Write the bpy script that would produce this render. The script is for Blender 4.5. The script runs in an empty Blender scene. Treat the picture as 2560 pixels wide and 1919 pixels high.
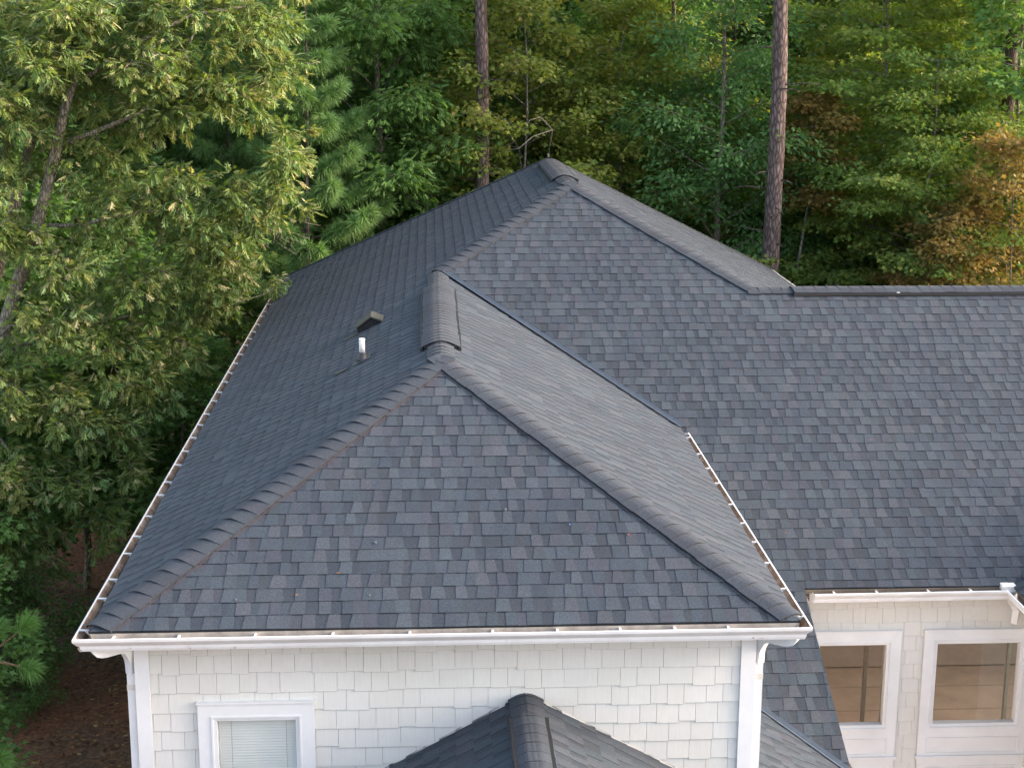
import bpy, math, random
import numpy as np
from mathutils import Vector, Matrix

# ------------------------------------------------------------------ camera, world, sun
C = bpy.context.scene
col = C.collection

def make_camera():
    cd = bpy.data.cameras.new('camera'); o = bpy.data.objects.new('camera', cd); col.objects.link(o)
    th, ya, ro = 0.2299, 0.0538, 0.0047
    F = Vector((math.sin(ya)*math.cos(th), math.cos(ya)*math.cos(th), -math.sin(th)))
    R = Vector((math.cos(ya), -math.sin(ya), 0)); U = R.cross(F)
    R2 = R*math.cos(ro) + U*math.sin(ro); U2 = -R*math.sin(ro) + U*math.cos(ro)
    M = Matrix(((R2.x, U2.x, -F.x, 2.4684), (R2.y, U2.y, -F.y, -10.4786), (R2.z, U2.z, -F.z, 4.2618), (0, 0, 0, 1)))
    o.matrix_world = M
    cd.lens = 54.0655; cd.sensor_width = 36; cd.sensor_fit = 'HORIZONTAL'
    cd.clip_start = .1; cd.clip_end = 3000
    C.camera = o
make_camera()

SUN_EL, SUN_AZ = math.radians(21), math.radians(91)
w = bpy.data.worlds.new('World'); C.world = w; w.use_nodes = True
nt = w.node_tree; nt.nodes.clear()
sky = nt.nodes.new('ShaderNodeTexSky'); sky.sky_type = 'NISHITA'; sky.sun_disc = False
sky.sun_elevation = SUN_EL; sky.sun_rotation = SUN_AZ; sky.dust_density = 3.0; sky.air_density = 1.0
hs = nt.nodes.new('ShaderNodeHueSaturation'); hs.inputs['Saturation'].default_value = .7
bg = nt.nodes.new('ShaderNodeBackground'); bg.inputs['Strength'].default_value = .15
ow = nt.nodes.new('ShaderNodeOutputWorld')
nt.links.new(sky.outputs[0], hs.inputs['Color']); nt.links.new(hs.outputs[0], bg.inputs[0]); nt.links.new(bg.outputs[0], ow.inputs[0])

sd = bpy.data.lights.new('sun', 'SUN'); sd.energy = 1.9; sd.angle = math.radians(32); sd.color = (1, .71, .53)
so = bpy.data.objects.new('sun', sd); col.objects.link(so)
sdir = Vector((math.sin(SUN_AZ)*math.cos(SUN_EL), math.cos(SUN_AZ)*math.cos(SUN_EL), math.sin(SUN_EL)))
so.rotation_euler = sdir.to_track_quat('Z', 'Y').to_euler(); so.location = (30, 0, 30)

C.view_settings.view_transform = 'Standard'; C.view_settings.look = 'None'
C.view_settings.exposure = 2.14; C.view_settings.gamma = 1

# ------------------------------------------------------------------ helpers
def tag(o, label=None, cat=None, group=None, kind=None):
    if label: o['label'] = label
    if cat: o['category'] = cat
    if group: o['group'] = group
    if kind: o['kind'] = kind
    return o

def empty(name, loc=(0, 0, 0), rz=0, **k):
    o = bpy.data.objects.new(name, None); col.objects.link(o)
    o.location = loc; o.rotation_euler = (0, 0, rz); o.empty_display_size = .3
    return tag(o, **k)

def link(name, me, mat, parent=None, loc=None):
    o = bpy.data.objects.new(name, me); col.objects.link(o)
    ms = mat if isinstance(mat, (list, tuple)) else [mat]
    if not me.materials:
        for m in ms: me.materials.append(m)
    if parent: o.parent = parent
    if loc: o.location = loc
    return o

def mesh_np(name, V, T, colr=None, smooth=False, mi=None):
    """V (n,3), T (m,k) uniform polygons"""
    V = np.asarray(V, np.float32); T = np.asarray(T, np.int32)
    me = bpy.data.meshes.new(name); k = T.shape[1]
    me.vertices.add(len(V)); me.vertices.foreach_set('co', V.ravel())
    me.loops.add(T.size); me.loops.foreach_set('vertex_index', T.ravel())
    me.polygons.add(len(T)); me.polygons.foreach_set('loop_start', np.arange(0, T.size, k, dtype=np.int32))
    me.polygons.foreach_set('loop_total', np.full(len(T), k, np.int32))
    if mi is not None: me.polygons.foreach_set('material_index', np.asarray(mi, np.int32))
    me.update(calc_edges=True)
    if smooth: me.polygons.foreach_set('use_smooth', np.ones(len(T), bool))
    if colr is not None:
        a = me.color_attributes.new('tone', 'FLOAT_COLOR', 'POINT')
        c = np.ones((len(V), 4), np.float32); c[:, :3] = colr; a.data.foreach_set('color', c.ravel())
    return me

class MB:
    def __init__(s): s.v = []; s.f = []; s.c = []; s.m = []; s.sm = []
    def quad(s, pts, c=(1, 1, 1), m=0, smooth=False):
        n = len(s.v); s.v += [tuple(p) for p in pts]; s.c += [c]*len(pts); s.f.append(tuple(range(n, n+len(pts)))); s.m.append(m); s.sm.append(smooth)
    def box(s, a, b, c=(1, 1, 1), m=0, M=None):
        P = [Vector((x, y, z)) for z in (a[2], b[2]) for y in (a[1], b[1]) for x in (a[0], b[0])]
        if M is not None: P = [M @ p for p in P]
        n = len(s.v); s.v += [tuple(p) for p in P]; s.c += [c]*8
        for f in ((0, 2, 3, 1), (4, 5, 7, 6), (0, 1, 5, 4), (2, 6, 7, 3), (0, 4, 6, 2), (1, 3, 7, 5)):
            s.f.append(tuple(n+i for i in f)); s.m.append(m); s.sm.append(False)
    def loft(s, rings, c=(1, 1, 1), m=0, closed=True, caps=True, smooth=False):
        n = len(s.v); k = len(rings[0])
        for r in rings: s.v += [tuple(p) for p in r]; s.c += [c]*k
        kk = k if closed else k-1
        for i in range(len(rings)-1):
            for j in range(kk):
                a = n+i*k+j; b = n+i*k+(j+1) % k
                s.f.append((a, b, b+k, a+k)); s.m.append(m); s.sm.append(smooth)
        if caps and closed:
            s.f.append(tuple(n+j for j in range(k))[::-1]); s.m.append(m); s.sm.append(False)
            s.f.append(tuple(n+(len(rings)-1)*k+j for j in range(k))); s.m.append(m); s.sm.append(False)
    def tube(s, pts, rads, n=8, c=(1, 1, 1), m=0, smooth=True, sq=None):
        pts = [Vector(p) for p in pts]; rings = []
        t0 = (pts[1]-pts[0]).normalized()
        up = Vector((0, 0, 1)) if abs(t0.z) < .9 else Vector((1, 0, 0))
        X = t0.cross(up).normalized()
        for i, p in enumerate(pts):
            t = (pts[min(i+1, len(pts)-1)]-pts[max(i-1, 0)]).normalized()
            X = (X-t*X.dot(t)).normalized(); Y = t.cross(X)
            r = rads[i] if hasattr(rads, '__len__') else rads
            if sq: rings.append([p+X*a*sq[0]+Y*b*sq[1] for a, b in ((-1, -1), (1, -1), (1, 1), (-1, 1))])
            else: rings.append([p+X*r*math.cos(6.2832*j/n)+Y*r*math.sin(6.2832*j/n) for j in range(n)])
        s.loft(rings, c, m, smooth=smooth and not sq)
    def mesh(s, name):
        me = bpy.data.meshes.new(name); me.from_pydata(s.v, [], s.f)
        me.polygons.foreach_set('material_index', s.m); me.polygons.foreach_set('use_smooth', s.sm)
        a = me.color_attributes.new('tone', 'FLOAT_COLOR', 'POINT')
        cc = np.ones((len(s.v), 4), np.float32); cc[:, :3] = np.array(s.c)[:, :3]; a.data.foreach_set('color', cc.ravel())
        return me
    def build(s, name, mat, parent=None, **k): return tag(link(name, s.mesh(name), mat, parent), **k)

def clip(poly, reg):
    """Sutherland-Hodgman: clip 2d poly by convex ccw region"""
    out = poly
    for i in range(len(reg)):
        ax, ay = reg[i]; bx, by = reg[(i+1) % len(reg)]
        ins = lambda p: (bx-ax)*(p[1]-ay)-(by-ay)*(p[0]-ax)
        src, out = out, []
        for j in range(len(src)):
            p, q = src[j], src[(j+1) % len(src)]; dp, dq = ins(p), ins(q)
            if dp >= 0: out.append(p)
            if (dp > 0 and dq < 0) or (dp < 0 and dq > 0):
                t = dp/(dp-dq); out.append((p[0]+(q[0]-p[0])*t, p[1]+(q[1]-p[1])*t))
        if len(out) < 3: return []
    return out

def ccw(reg):
    a = sum(reg[i][0]*reg[(i+1) % len(reg)][1]-reg[(i+1) % len(reg)][0]*reg[i][1] for i in range(len(reg)))
    return reg if a > 0 else reg[::-1]

# ------------------------------------------------------------------ materials
def mat_base(name):
    m = bpy.data.materials.new(name); m.use_nodes = True; n = m.node_tree
    return m, n, n.nodes['Principled BSDF']
def N(n, t, **k):
    x = n.nodes.new(t)
    for a, b in k.items():
        if a in x.inputs: x.inputs[a].default_value = b
        else: setattr(x, a, b)
    return x
def noise(n, scale, detail=4, rough=.55, vec=None, coord='Object'):
    t = N(n, 'ShaderNodeTexNoise'); t.inputs['Scale'].default_value = scale; t.inputs['Detail'].default_value = detail; t.inputs['Roughness'].default_value = rough
    if vec is None:
        tc = N(n, 'ShaderNodeTexCoord'); n.links.new(tc.outputs[coord], t.inputs['Vector'])
    else: n.links.new(vec, t.inputs['Vector'])
    return t
def ramp(n, src, stops):
    r = N(n, 'ShaderNodeValToRGB'); e = r.color_ramp.elements
    while len(e) < len(stops): e.new(.5)
    for x, (p, c) in zip(e, stops): x.position = p; x.color = (*c, 1) if len(c) == 3 else c
    n.links.new(src, r.inputs[0]); return r
def mix(n, a, b, fac, mode='MIX'):
    x = N(n, 'ShaderNodeMix'); x.data_type = 'RGBA'; x.blend_type = mode
    for v, i in ((fac, 0), (a, 6), (b, 7)):
        if hasattr(v, 'is_output'): n.links.new(v, x.inputs[i])
        else: x.inputs[i].default_value = v if i == 0 else (*v, 1)
    return x.outputs[2]
def bump(n, h, p, strength, dist):
    b = N(n, 'ShaderNodeBump'); b.inputs['Strength'].default_value = strength; b.inputs['Distance'].default_value = dist
    n.links.new(h, b.inputs['Height']); n.links.new(b.outputs[0], p.inputs['Normal'])

def m_shingle():
    m, n, p = mat_base('asphalt_shingle')
    a = N(n, 'ShaderNodeAttribute', attribute_name='tone')
    g = noise(n, 75, 5, .95); gr = ramp(n, g.outputs[0], [(.34, (.45, .45, .45)), (.5, (1, 1, 1)), (.66, (1.8, 1.8, 1.8))])
    b = noise(n, 1.3, 3, .6); br = ramp(n, b.outputs[0], [(.3, (.88, .90, .93)), (.7, (1.10, 1.09, 1.08))])
    c = mix(n, a.outputs[0], gr.outputs[0], .8, 'MULTIPLY'); c = mix(n, c, br.outputs[0], 1.0, 'MULTIPLY')
    n.links.new(c, p.inputs['Base Color']); p.inputs['Roughness'].default_value = .82
    p.inputs['Specular IOR Level'].default_value = .22
    p.inputs['Sheen Weight'].default_value = .035; p.inputs['Sheen Roughness'].default_value = .45
    bump(n, g.outputs[0], p, .5, .004); return m
def m_paint(name, c, rough=.5, dirt=.06, scale=3):
    m, n, p = mat_base(name)
    a = noise(n, scale, 6, .65)
    d = tuple(x*(1-dirt*2.2) for x in c)
    r = ramp(n, a.outputs[0], [(.35, d), (.62, c)])
    n.links.new(r.outputs[0], p.inputs['Base Color']); p.inputs['Roughness'].default_value = rough
    return m
def m_siding(name, c):
    m, n, p = mat_base(name)
    at = N(n, 'ShaderNodeAttribute', attribute_name='tone')
    tc = N(n, 'ShaderNodeTexCoord'); mp = N(n, 'ShaderNodeMapping'); mp.inputs['Scale'].default_value = (60, 60, 5)
    n.links.new(tc.outputs['Object'], mp.inputs[0])
    g = noise(n, 1, 5, .7, mp.outputs[0]); r = ramp(n, g.outputs[0], [(.3, tuple(x*.93 for x in c)), (.7, c)])
    b = noise(n, 1.1, 4, .6); r2 = ramp(n, b.outputs[0], [(.3, (.90, .885, .86)), (.65, (1, 1, 1))])
    x = mix(n, r.outputs[0], at.outputs[0], 1, 'MULTIPLY'); x = mix(n, x, r2.outputs[0], 1, 'MULTIPLY')
    n.links.new(x, p.inputs['Base Color']); p.inputs['Roughness'].default_value = .65
    bump(n, g.outputs[0], p, .25, .003); return m
def m_gutter_in():
    m, n, p = mat_base('gutter_interior_stained')
    a = noise(n, 6, 8, .7); r = ramp(n, a.outputs[0], [(.34, (.10, .06, .038)), (.50, (.22, .15, .10)), (.68, (.40, .34, .28))])
    n.links.new(r.outputs[0], p.inputs['Base Color']); p.inputs['Roughness'].default_value = .6; return m
def m_leaf(name, trans=.3, rough=.5, spec=.35):
    m, n, p = mat_base(name)
    a = N(n, 'ShaderNodeAttribute', attribute_name='tone')
    n.links.new(a.outputs[0], p.inputs['Base Color']); p.inputs['Roughness'].default_value = rough
    p.inputs['Specular IOR Level'].default_value = spec
    t = N(n, 'ShaderNodeBsdfTranslucent'); ms = N(n, 'ShaderNodeMixShader'); ms.inputs[0].default_value = trans
    tc = mix(n, a.outputs[0], (1.25, 1.3, .55), 1, 'MULTIPLY'); n.links.new(tc, t.inputs[0])
    n.links.new(p.outputs[0], ms.inputs[1]); n.links.new(t.outputs[0], ms.inputs[2])
    n.links.new(ms.outputs[0], n.nodes['Material Output'].inputs[0]); return m
def m_bark(name, c1, c2, sx=9, sz=2.5):
    m, n, p = mat_base(name)
    tc = N(n, 'ShaderNodeTexCoord'); mp = N(n, 'ShaderNodeMapping'); mp.inputs['Scale'].default_value = (sx, sx, sz)
    n.links.new(tc.outputs['Object'], mp.inputs[0])
    v = N(n, 'ShaderNodeTexVoronoi', feature='DISTANCE_TO_EDGE'); v.inputs['Scale'].default_value = 2; n.links.new(mp.outputs[0], v.inputs[0])
    g = noise(n, 3, 6, .7, mp.outputs[0])
    r = ramp(n, v.outputs[0], [(.0, tuple(x*.35 for x in c1)), (.12, c1), (.4, c2)])
    r2 = ramp(n, g.outputs[0], [(.3, (.7, .7, .7)), (.7, (1.25, 1.22, 1.2))])
    x = mix(n, r.outputs[0], r2.outputs[0], 1, 'MULTIPLY')
    n.links.new(x, p.inputs['Base Color']); p.inputs['Roughness'].default_value = .9
    bump(n, v.outputs[0], p, .8, .03); return m
def m_plain(name, c, rough=.5, metal=0):
    m, n, p = mat_base(name); g = noise(n, 25, 4); r = ramp(n, g.outputs[0], [(.3, tuple(x*.8 for x in c)), (.7, tuple(min(1, x*1.1) for x in c))])
    n.links.new(r.outputs[0], p.inputs['Base Color']); p.inputs['Roughness'].default_value = rough; p.inputs['Metallic'].default_value = metal; return m
def m_ground():
    m, n, p = mat_base('forest_floor')
    a = noise(n, 14, 8, .75); b = noise(n, .35, 3)
    r = ramp(n, a.outputs[0], [(.33, (.05, .027, .018)), (.5, (.16, .085, .05)), (.66, (.30, .18, .10))])
    r2 = ramp(n, b.outputs[0], [(.4, (.8, .9, .8)), (.62, (1.35, 1, .8))])
    n.links.new(mix(n, r.outputs[0], r2.outputs[0], 1, 'MULTIPLY'), p.inputs['Base Color']); p.inputs['Roughness'].default_value = .95
    bump(n, a.outputs[0], p, 1, .05); return m
def m_glass():
    m, n, p = mat_base('window_glass'); n.nodes.remove(p)
    t = N(n, 'ShaderNodeBsdfTransparent'); t.inputs[0].default_value = (.97, .98, .97, 1)
    g = N(n, 'ShaderNodeBsdfGlossy'); g.inputs['Roughness'].default_value = .01
    f = N(n, 'ShaderNodeLayerWeight'); s = N(n, 'ShaderNodeMixShader')
    q = N(n, 'ShaderNodeMath', operation='POWER'); q.inputs[1].default_value = 3.0; n.links.new(f.outputs['Facing'], q.inputs[0])
    a = N(n, 'ShaderNodeMath', operation='MULTIPLY_ADD'); a.inputs[1].default_value = .7; a.inputs[2].default_value = .07; n.links.new(q.outputs[0], a.inputs[0])
    n.links.new(a.outputs[0], s.inputs[0]); n.links.new(t.outputs[0], s.inputs[1]); n.links.new(g.outputs[0], s.inputs[2])
    n.links.new(s.outputs[0], n.nodes['Material Output'].inputs[0]); return m
def m_carpet():
    m, n, p = mat_base('interior_floor'); a = noise(n, 2, 6, .7); r = ramp(n, a.outputs[0], [(.3, (.080, .064, .050)), (.7, (.135, .110, .088))])
    n.links.new(r.outputs[0], p.inputs['Base Color']); p.inputs['Roughness'].default_value = .7; return m

SH = m_shingle()
WH = m_paint('white_trim_paint', (.69, .71, .735), .45, .04)
GW = m_paint('white_gutter_metal', (.69, .71, .735), .35, .05, 5)
CREAM = m_paint('cream_soffit_paint', (.58, .565, .52), .5, .06)
SID = m_siding('painted_shake_siding', (.645, .65, .64))
GI = m_gutter_in()
GP = m_paint('gutter_interior_pale', (.42, .375, .335), .5, .2, 7)
BLK = m_plain('black_plastic', (.012, .012, .013), .6)
DGREY = m_plain('weathered_dark_metal', (.035, .036, .038), .5)
OLIVE = m_plain('weathered_olive_metal', (.075, .072, .058), .6)
VALLEY = m_plain('blue_grey_flashing', (.050, .070, .098), .5, .15)
PVC = m_plain('white_pvc', (.66, .65, .63), .4)
CHALK = m_plain('red_chalk', (.085, .038, .038), .9)
GLASS = m_glass()
BLIND = m_paint('blind_slat_white', (.76, .78, .76), .5, .03)
CARPET = m_carpet()
INWALL = m_paint('interior_wall', (.14, .115, .09), .8, .08)
GREYGREEN = m_plain('grey_green_frame', (.20, .20, .17), .6)
GROUND = m_ground()
LEAF = m_leaf('oak_leaf', .38, .5, .3)
LEAF2 = m_leaf('soft_leaf', .45, .55, .25)
NEED = m_leaf('pine_needle', .25, .5, .3)
DRY = m_leaf('dry_leaf', .1, .8, .1)
PBARK = m_bark('pine_bark', (.12, .085, .078), (.23, .178, .168))
OBARK = m_bark('oak_bark', (.20, .175, .135), (.35, .31, .26), 14, 4)
PALEB = m_bark('pale_bark', (.22, .20, .17), (.38, .35, .30), 20, 6)
COPPER = m_plain('brown_copper', (.16, .10, .07), .6)

# ------------------------------------------------------------------ house geometry constants
W = 5.1614; S = .5116; SF = .4067; SB = .4988; Y0 = 5.589
AX = 2.5596; AZ = S*AX; AY = AZ/SF; BY = Y0+AZ/SB
CX = 4.3326; CZ = S*CX; CY = Y0+CZ/SB; DY = 13.7601; YF = 16.1159
SR = AZ/(W-AX); SR2 = .52; EZ = 1.1372; EX = CX+(CZ-EZ)/SR2; EY = Y0+EZ/SB
ZE = -1.0676; YE = Y0+ZE/SB; XR = 6.07; XG = 8.40; XEND = 15.5
WALLX0, WALLX1, WALLY = .28, 4.88, .28; WINGY = 3.68
EXPO = .1429

PAL = [(0.0281, 0.0398, 0.0546), (0.0322, 0.0431, 0.0581), (0.0354, 0.0459, 0.0592), (0.0307, 0.0437, 0.0563), (0.0359, 0.0426, 0.0575), (0.0328, 0.0448, 0.0598)]
DARKP = [(0.0226, 0.0313, 0.0438), (0.0253, 0.0342, 0.0462), (0.0275, 0.0354, 0.0462)]
LITE = [(0.0403, 0.0520, 0.0659), (0.0374, 0.0510, 0.0648), (0.0432, 0.0515, 0.0648)]
def tone(r, tooth=None):
    q = r.random()
    if tooth is None: c = r.choice(LITE if q > .80 else (DARKP if q < .2 else PAL))
    elif tooth: c = r.choice(LITE if q > .58 else PAL)
    else: c = r.choice(DARKP if q < .6 else PAL)
    k = r.uniform(.92, 1.08)
    return tuple(x*k for x in c)

house = empty('house', (0, 0, -5.5), label='white shake-sided house under dark grey hip roofs with white gutters', cat='house')
def hb(mb, name, mat, parent=None, **k):
    """part of the house; geometry is in world coordinates"""
    o = mb.build(name, mat, parent or house, **k)
    if parent is None: o.location = (0, 0, 5.5)
    return o

def shingles(mb, O, u, v, regs, seed, vmax=None, wmin=.060, wmax=.116, e=EXPO, lift=0.0):
    """courses of laminated shingles on plane O + a*u + b*v, clipped to convex regions (a,b)"""
    O, u, v = Vector(O), Vector(u).normalized(), Vector(v).normalized(); n = u.cross(v).normalized()
    if n.z < 0: n = -n
    regs = [ccw(r) for r in regs]
    us = [p[0] for r in regs for p in r]; vs = [p[1] for r in regs for p in r]
    u0, u1 = min(us)-.3, max(us)+.3; k0 = int(math.floor(min(vs)/e)); k1 = int(math.ceil(max(vs)/e))
    P = lambda a, b, h: tuple(O+u*a+v*(b+.0035*math.sin(a*1.9+b*31)+.0018*math.sin(a*7.3+b*77))+n*(h+lift))
    for k in range(k0, k1):
        r = random.Random(seed*1000+k); v0, v1 = k*e, (k+1)*e+.012
        a = u0-r.random()*.2; sl = 0; tooth = False
        while a < u1:
            tooth = not tooth if r.random() < .85 else tooth
            wd = r.uniform(wmin*1.15, wmax) if tooth else r.uniform(wmin*.85, wmax*.85); b = a+wd
            sl2 = r.uniform(.004, .013)*(1 if tooth else -1) if r.random() < .7 else 0
            hb_, ht = (.0088, .0038) if tooth else (.0064, .001)
            c = tone(r, tooth)
            quad = [(a+sl, v0), (b+sl2, v0), (b-sl2, v1), (a-sl, v1)]
            hf = lambda y: hb_+(ht-hb_)*(y-v0)/(v1-v0)
            for rg in regs:
                if a-.05 > max(p[0] for p in rg) or b+.05 < min(p[0] for p in rg): continue
                if v0 > max(p[1] for p in rg) or v1 < min(p[1] for p in rg): continue
                q = clip(quad, rg)
                if len(q) >= 3: mb.quad([P(x, y, hf(y)) for x, y in q], c)
                q = clip([(a+sl, v0+.0001), (b+sl2, v0+.0001), (b+sl2, v0+.0003), (a+sl, v0+.0003)], rg)
                if len(q) >= 3:
                    xs = [x for x, y in q]; x0, x1 = min(xs), max(xs)
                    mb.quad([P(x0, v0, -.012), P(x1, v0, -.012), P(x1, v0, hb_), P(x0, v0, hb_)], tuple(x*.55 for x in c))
                if tooth:
                    for (sx, s_) in ((a, sl), (b, sl2)):
                        l = [(sx+s_, v0), (sx-s_, v1)]; w2 = .0002
                        q = clip([(l[0][0]-w2, v0), (l[0][0]+w2, v0), (l[1][0]+w2, v1), (l[1][0]-w2, v1)], rg)
                        if len(q) >= 3 and max(y for x, y in q)-min(y for x, y in q) > .05:
                            y0, y1 = min(y for x, y in q), max(y for x, y in q)
                            f = lambda y: sx+s_*(1-2*(y-v0)/(v1-v0))
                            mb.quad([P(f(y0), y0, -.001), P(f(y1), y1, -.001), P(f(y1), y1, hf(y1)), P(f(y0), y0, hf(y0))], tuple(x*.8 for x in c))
            a = b; sl = sl2

def to_uv(O, u, v, pts):
    O, u, v = Vector(O), Vector(u).normalized(), Vector(v).normalized()
    return [((Vector(p)-O).dot(u), (Vector(p)-O).dot(v)) for p in pts]

def slope(name, O, u, v, polys, seed, label, thick=.05, mat=SH):
    mb = MB(); regs = [to_uv(O, u, v, p) for p in polys]
    shingles(mb, O, u, v, regs, seed)
    nrm = Vector(u).cross(Vector(v)).normalized(); nrm = nrm if nrm.z > 0 else -nrm
    for p in polys:     # roof deck under the shingles
        top = [Vector(q)-nrm*.013 for q in p]; bot = [q-nrm*thick for q in top]
        mb.quad(top, (.03, .03, .035)); mb.quad(bot[::-1], (.5, .48, .42))
        for i in range(len(top)):
            j = (i+1) % len(top); mb.quad([top[i], bot[i], bot[j], top[j]], (.25, .22, .18))
    return hb(mb, name, mat, label=label)

A = (AX, AY, AZ); B = (AX, BY, AZ); Cc = (CX, CY, CZ); D = (CX, DY, CZ); E = (EX, EY, EZ)
F0 = (0, YF, 0); G = (XG, YF, CZ-SR2*(XG-CX)); V = (W, Y0, 0)
zb = lambda y: SB*(y-Y0)
roof_front = slope('roof_slope', (0, 0, 0), (1, 0, 0), (0, 1, SF), [[(0, 0, 0), (W, 0, 0), A]], 3, 'front triangular hip slope of dark grey shingles')
roof_left = slope('roof_slope', (0, 0, 0), (0, 1, 0), (1, 0, S), [[(0, 0, 0), A, B, (0, BY, 0)], [(0, BY, 0), B, Cc, D, F0]], 5, 'long left slope of bluish shingles with the pipe and vent')
roof_right = slope('roof_slope', (W, 0, 0), (0, 1, 0), (-1, 0, SR), [[(W, 0, 0), A, B, V]], 7, 'short right slope of warm brownish shingles beside the valley')
roof_main = slope('roof_slope', (0, Y0, 0), (1, 0, 0), (0, 1, SB), [
    [(W, Y0, 0), (EX, Y0, 0), E, Cc, B],
    [(EX, YE, ZE), (XEND, YE, ZE), (XEND, EY, EZ), E],
    [(4.9, YE, ZE), (EX, YE, ZE), (EX, Y0, 0), (4.9, Y0, 0)],
    [(4.88, YE, ZE), (XR, YE, ZE), (XR, 1.51, zb(1.51)), (4.88, 2.64, zb(2.64))]], 11, 'broad front slope running right from the tall hip and down past the windows')
roof_right2 = slope('roof_slope', (XG, 0, G[2]), (0, 1, 0), (-1, 0, SR2), [[(XG, EY, G[2]), (EX, EY, EZ), Cc, D, G]], 13, 'narrow right slope of the tall hip')
slope('roof_slope', (0, YF, 0), (1, 0, 0), (0, -1, CZ/(YF-DY)), [[F0, D, (XG, YF, 0)]], 17, 'back slope of the tall hip')
yb = EY+4.4
slope('roof_slope', (EX, yb, EZ-SB*(yb-EY)), (1, 0, 0), (0, -1, SB), [[(XG-1.2, yb, EZ-SB*4.4), (XEND, yb, EZ-SB*4.4), (XEND, EY, EZ), (EX, EY, EZ)]], 19, 'back slope of the right wing')
# lower slope beside the tall wall, meets the catslide in a valley
SL = .48
zl = lambda x: -1.71-SL*(x-5.385)
slope('roof_slope', (6.5, 0, zl(6.5)), (0, 1, 0), (-1, 0, SL), [[(4.88, 2.64, zl(4.88)), (4.88, -.9, zl(4.88)), (6.6, -.9, zl(6.6)), (6.6, 1.02, zl(6.6))]], 23, 'lower slope of brownish shingles below the valley at the right of the tall wall')
# cross gable just right of the frame
XC = 8.13
slope('roof_slope', (XC, 0, ZE), (0, 1, 0), (1, 0, SB), [[(XC, 2.2, ZE), (XC+2, 2.2, ZE+2*SB), (XC+2, YE+2, ZE+2*SB), (XC, YE, ZE)]], 29, 'left slope of the projecting gable at the right end')
# porch gable
PX, PY, PZ = 3.161, WALLY+.0, -.656
PS = .555
pe = 1.9
pl = slope('roof_slope', (PX-pe, 0, PZ-PS*pe), (0, -1, 0), (1, 0, PS), [[(PX-pe, PY, PZ-PS*pe), (PX, PY, PZ), (PX, -2.6, PZ), (PX-pe, -2.6, PZ-PS*pe)]], 31, 'left slope of the small porch gable against the white wall')
pr = slope('roof_slope', (PX+pe, 0, PZ-PS*pe), (0, 1, 0), (-1, 0, PS), [[(PX+pe, PY, PZ-PS*pe), (PX, PY, PZ), (PX, -2.6, PZ), (PX+pe, -2.6, PZ-PS*pe)]], 37, 'right slope of the small porch gable against the white wall')

# ------------------------------------------------------------------ hip and ridge caps
def caps(mb, P0, P1, dl, dr, w=.135, seed=1, h0=.026, base=0.0, t0=0, t1=None, rnd=.016, e=EXPO, flat=.006, bt=.55):
    """overlapping cap shingles from P0 (low / near) to P1; dl, dr: directions down either plane"""
    P0, P1 = Vector(P0), Vector(P1); L = (P1-P0).length; T = (P1-P0).normalized(); r = random.Random(seed)
    t1 = L if t1 is None else t1
    dl = Vector(dl); dl = (dl-T*dl.dot(T)).normalized(); dr = Vector(dr); dr = (dr-T*dr.dot(T)).normalized()
    nl = T.cross(dl); nl = nl if nl.z > 0 else -nl; nr = T.cross(dr); nr = nr if nr.z > 0 else -nr
    t = t0
    ss = [-1, -.85, -.68, -.52, -.38, -.26, -.15, -.05, .05, .15, .26, .38, .52, .68, .85, 1]
    while t < t1-.02:
        c = tone(r); c = tuple(.5*(x+y) for x, y in zip(c, (.033, .039, .050)))
        ln = min(e*1.2, t1-t+.03); hh = h0*r.uniform(.8, 1.2); ww = w*r.uniform(.96, 1.05); sk = r.uniform(-.008, .008)
        rows = []
        for q in range(4):
            f = q/3; row = []
            for s in ss:
                a = abs(s)*ww; d = dl if s < 0 else dr; n = (nl*(.5-.5*s)+nr*(.5+.5*s)).normalized()
                round_ = -rnd*math.exp(-(s/.30)**2)
                arch = .15+.85*math.exp(-(s/.55)**2)
                h = base+flat+(1-f)**1.3*hh*arch+.004*(1-abs(s)*.5)
                row.append(P0+T*(t+f*ln+sk*s+(.012*s*s if q == 0 else 0))+d*a+n*(h+round_+.012))
            rows.append(row)
        for i in range(3):
            for j in range(len(ss)-1): mb.quad([rows[i][j], rows[i][j+1], rows[i+1][j+1], rows[i+1][j]], c, smooth=True)
        low = [p-((nl+nr).normalized())*(hh*(.15+.85*math.exp(-(s/.55)**2))+.004) for p, s in zip(rows[0], ss)]
        for j in range(len(ss)-1): mb.quad([low[j], low[j+1], rows[0][j+1], rows[0][j]], tuple(x*bt for x in c))  # front edges coloured darker to draw the shadow gap under each cap
        for k_ in (0, -1):
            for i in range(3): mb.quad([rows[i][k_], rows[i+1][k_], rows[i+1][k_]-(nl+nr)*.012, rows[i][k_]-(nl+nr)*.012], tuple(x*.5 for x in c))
        t += e*r.uniform(.97, 1.03)

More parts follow.
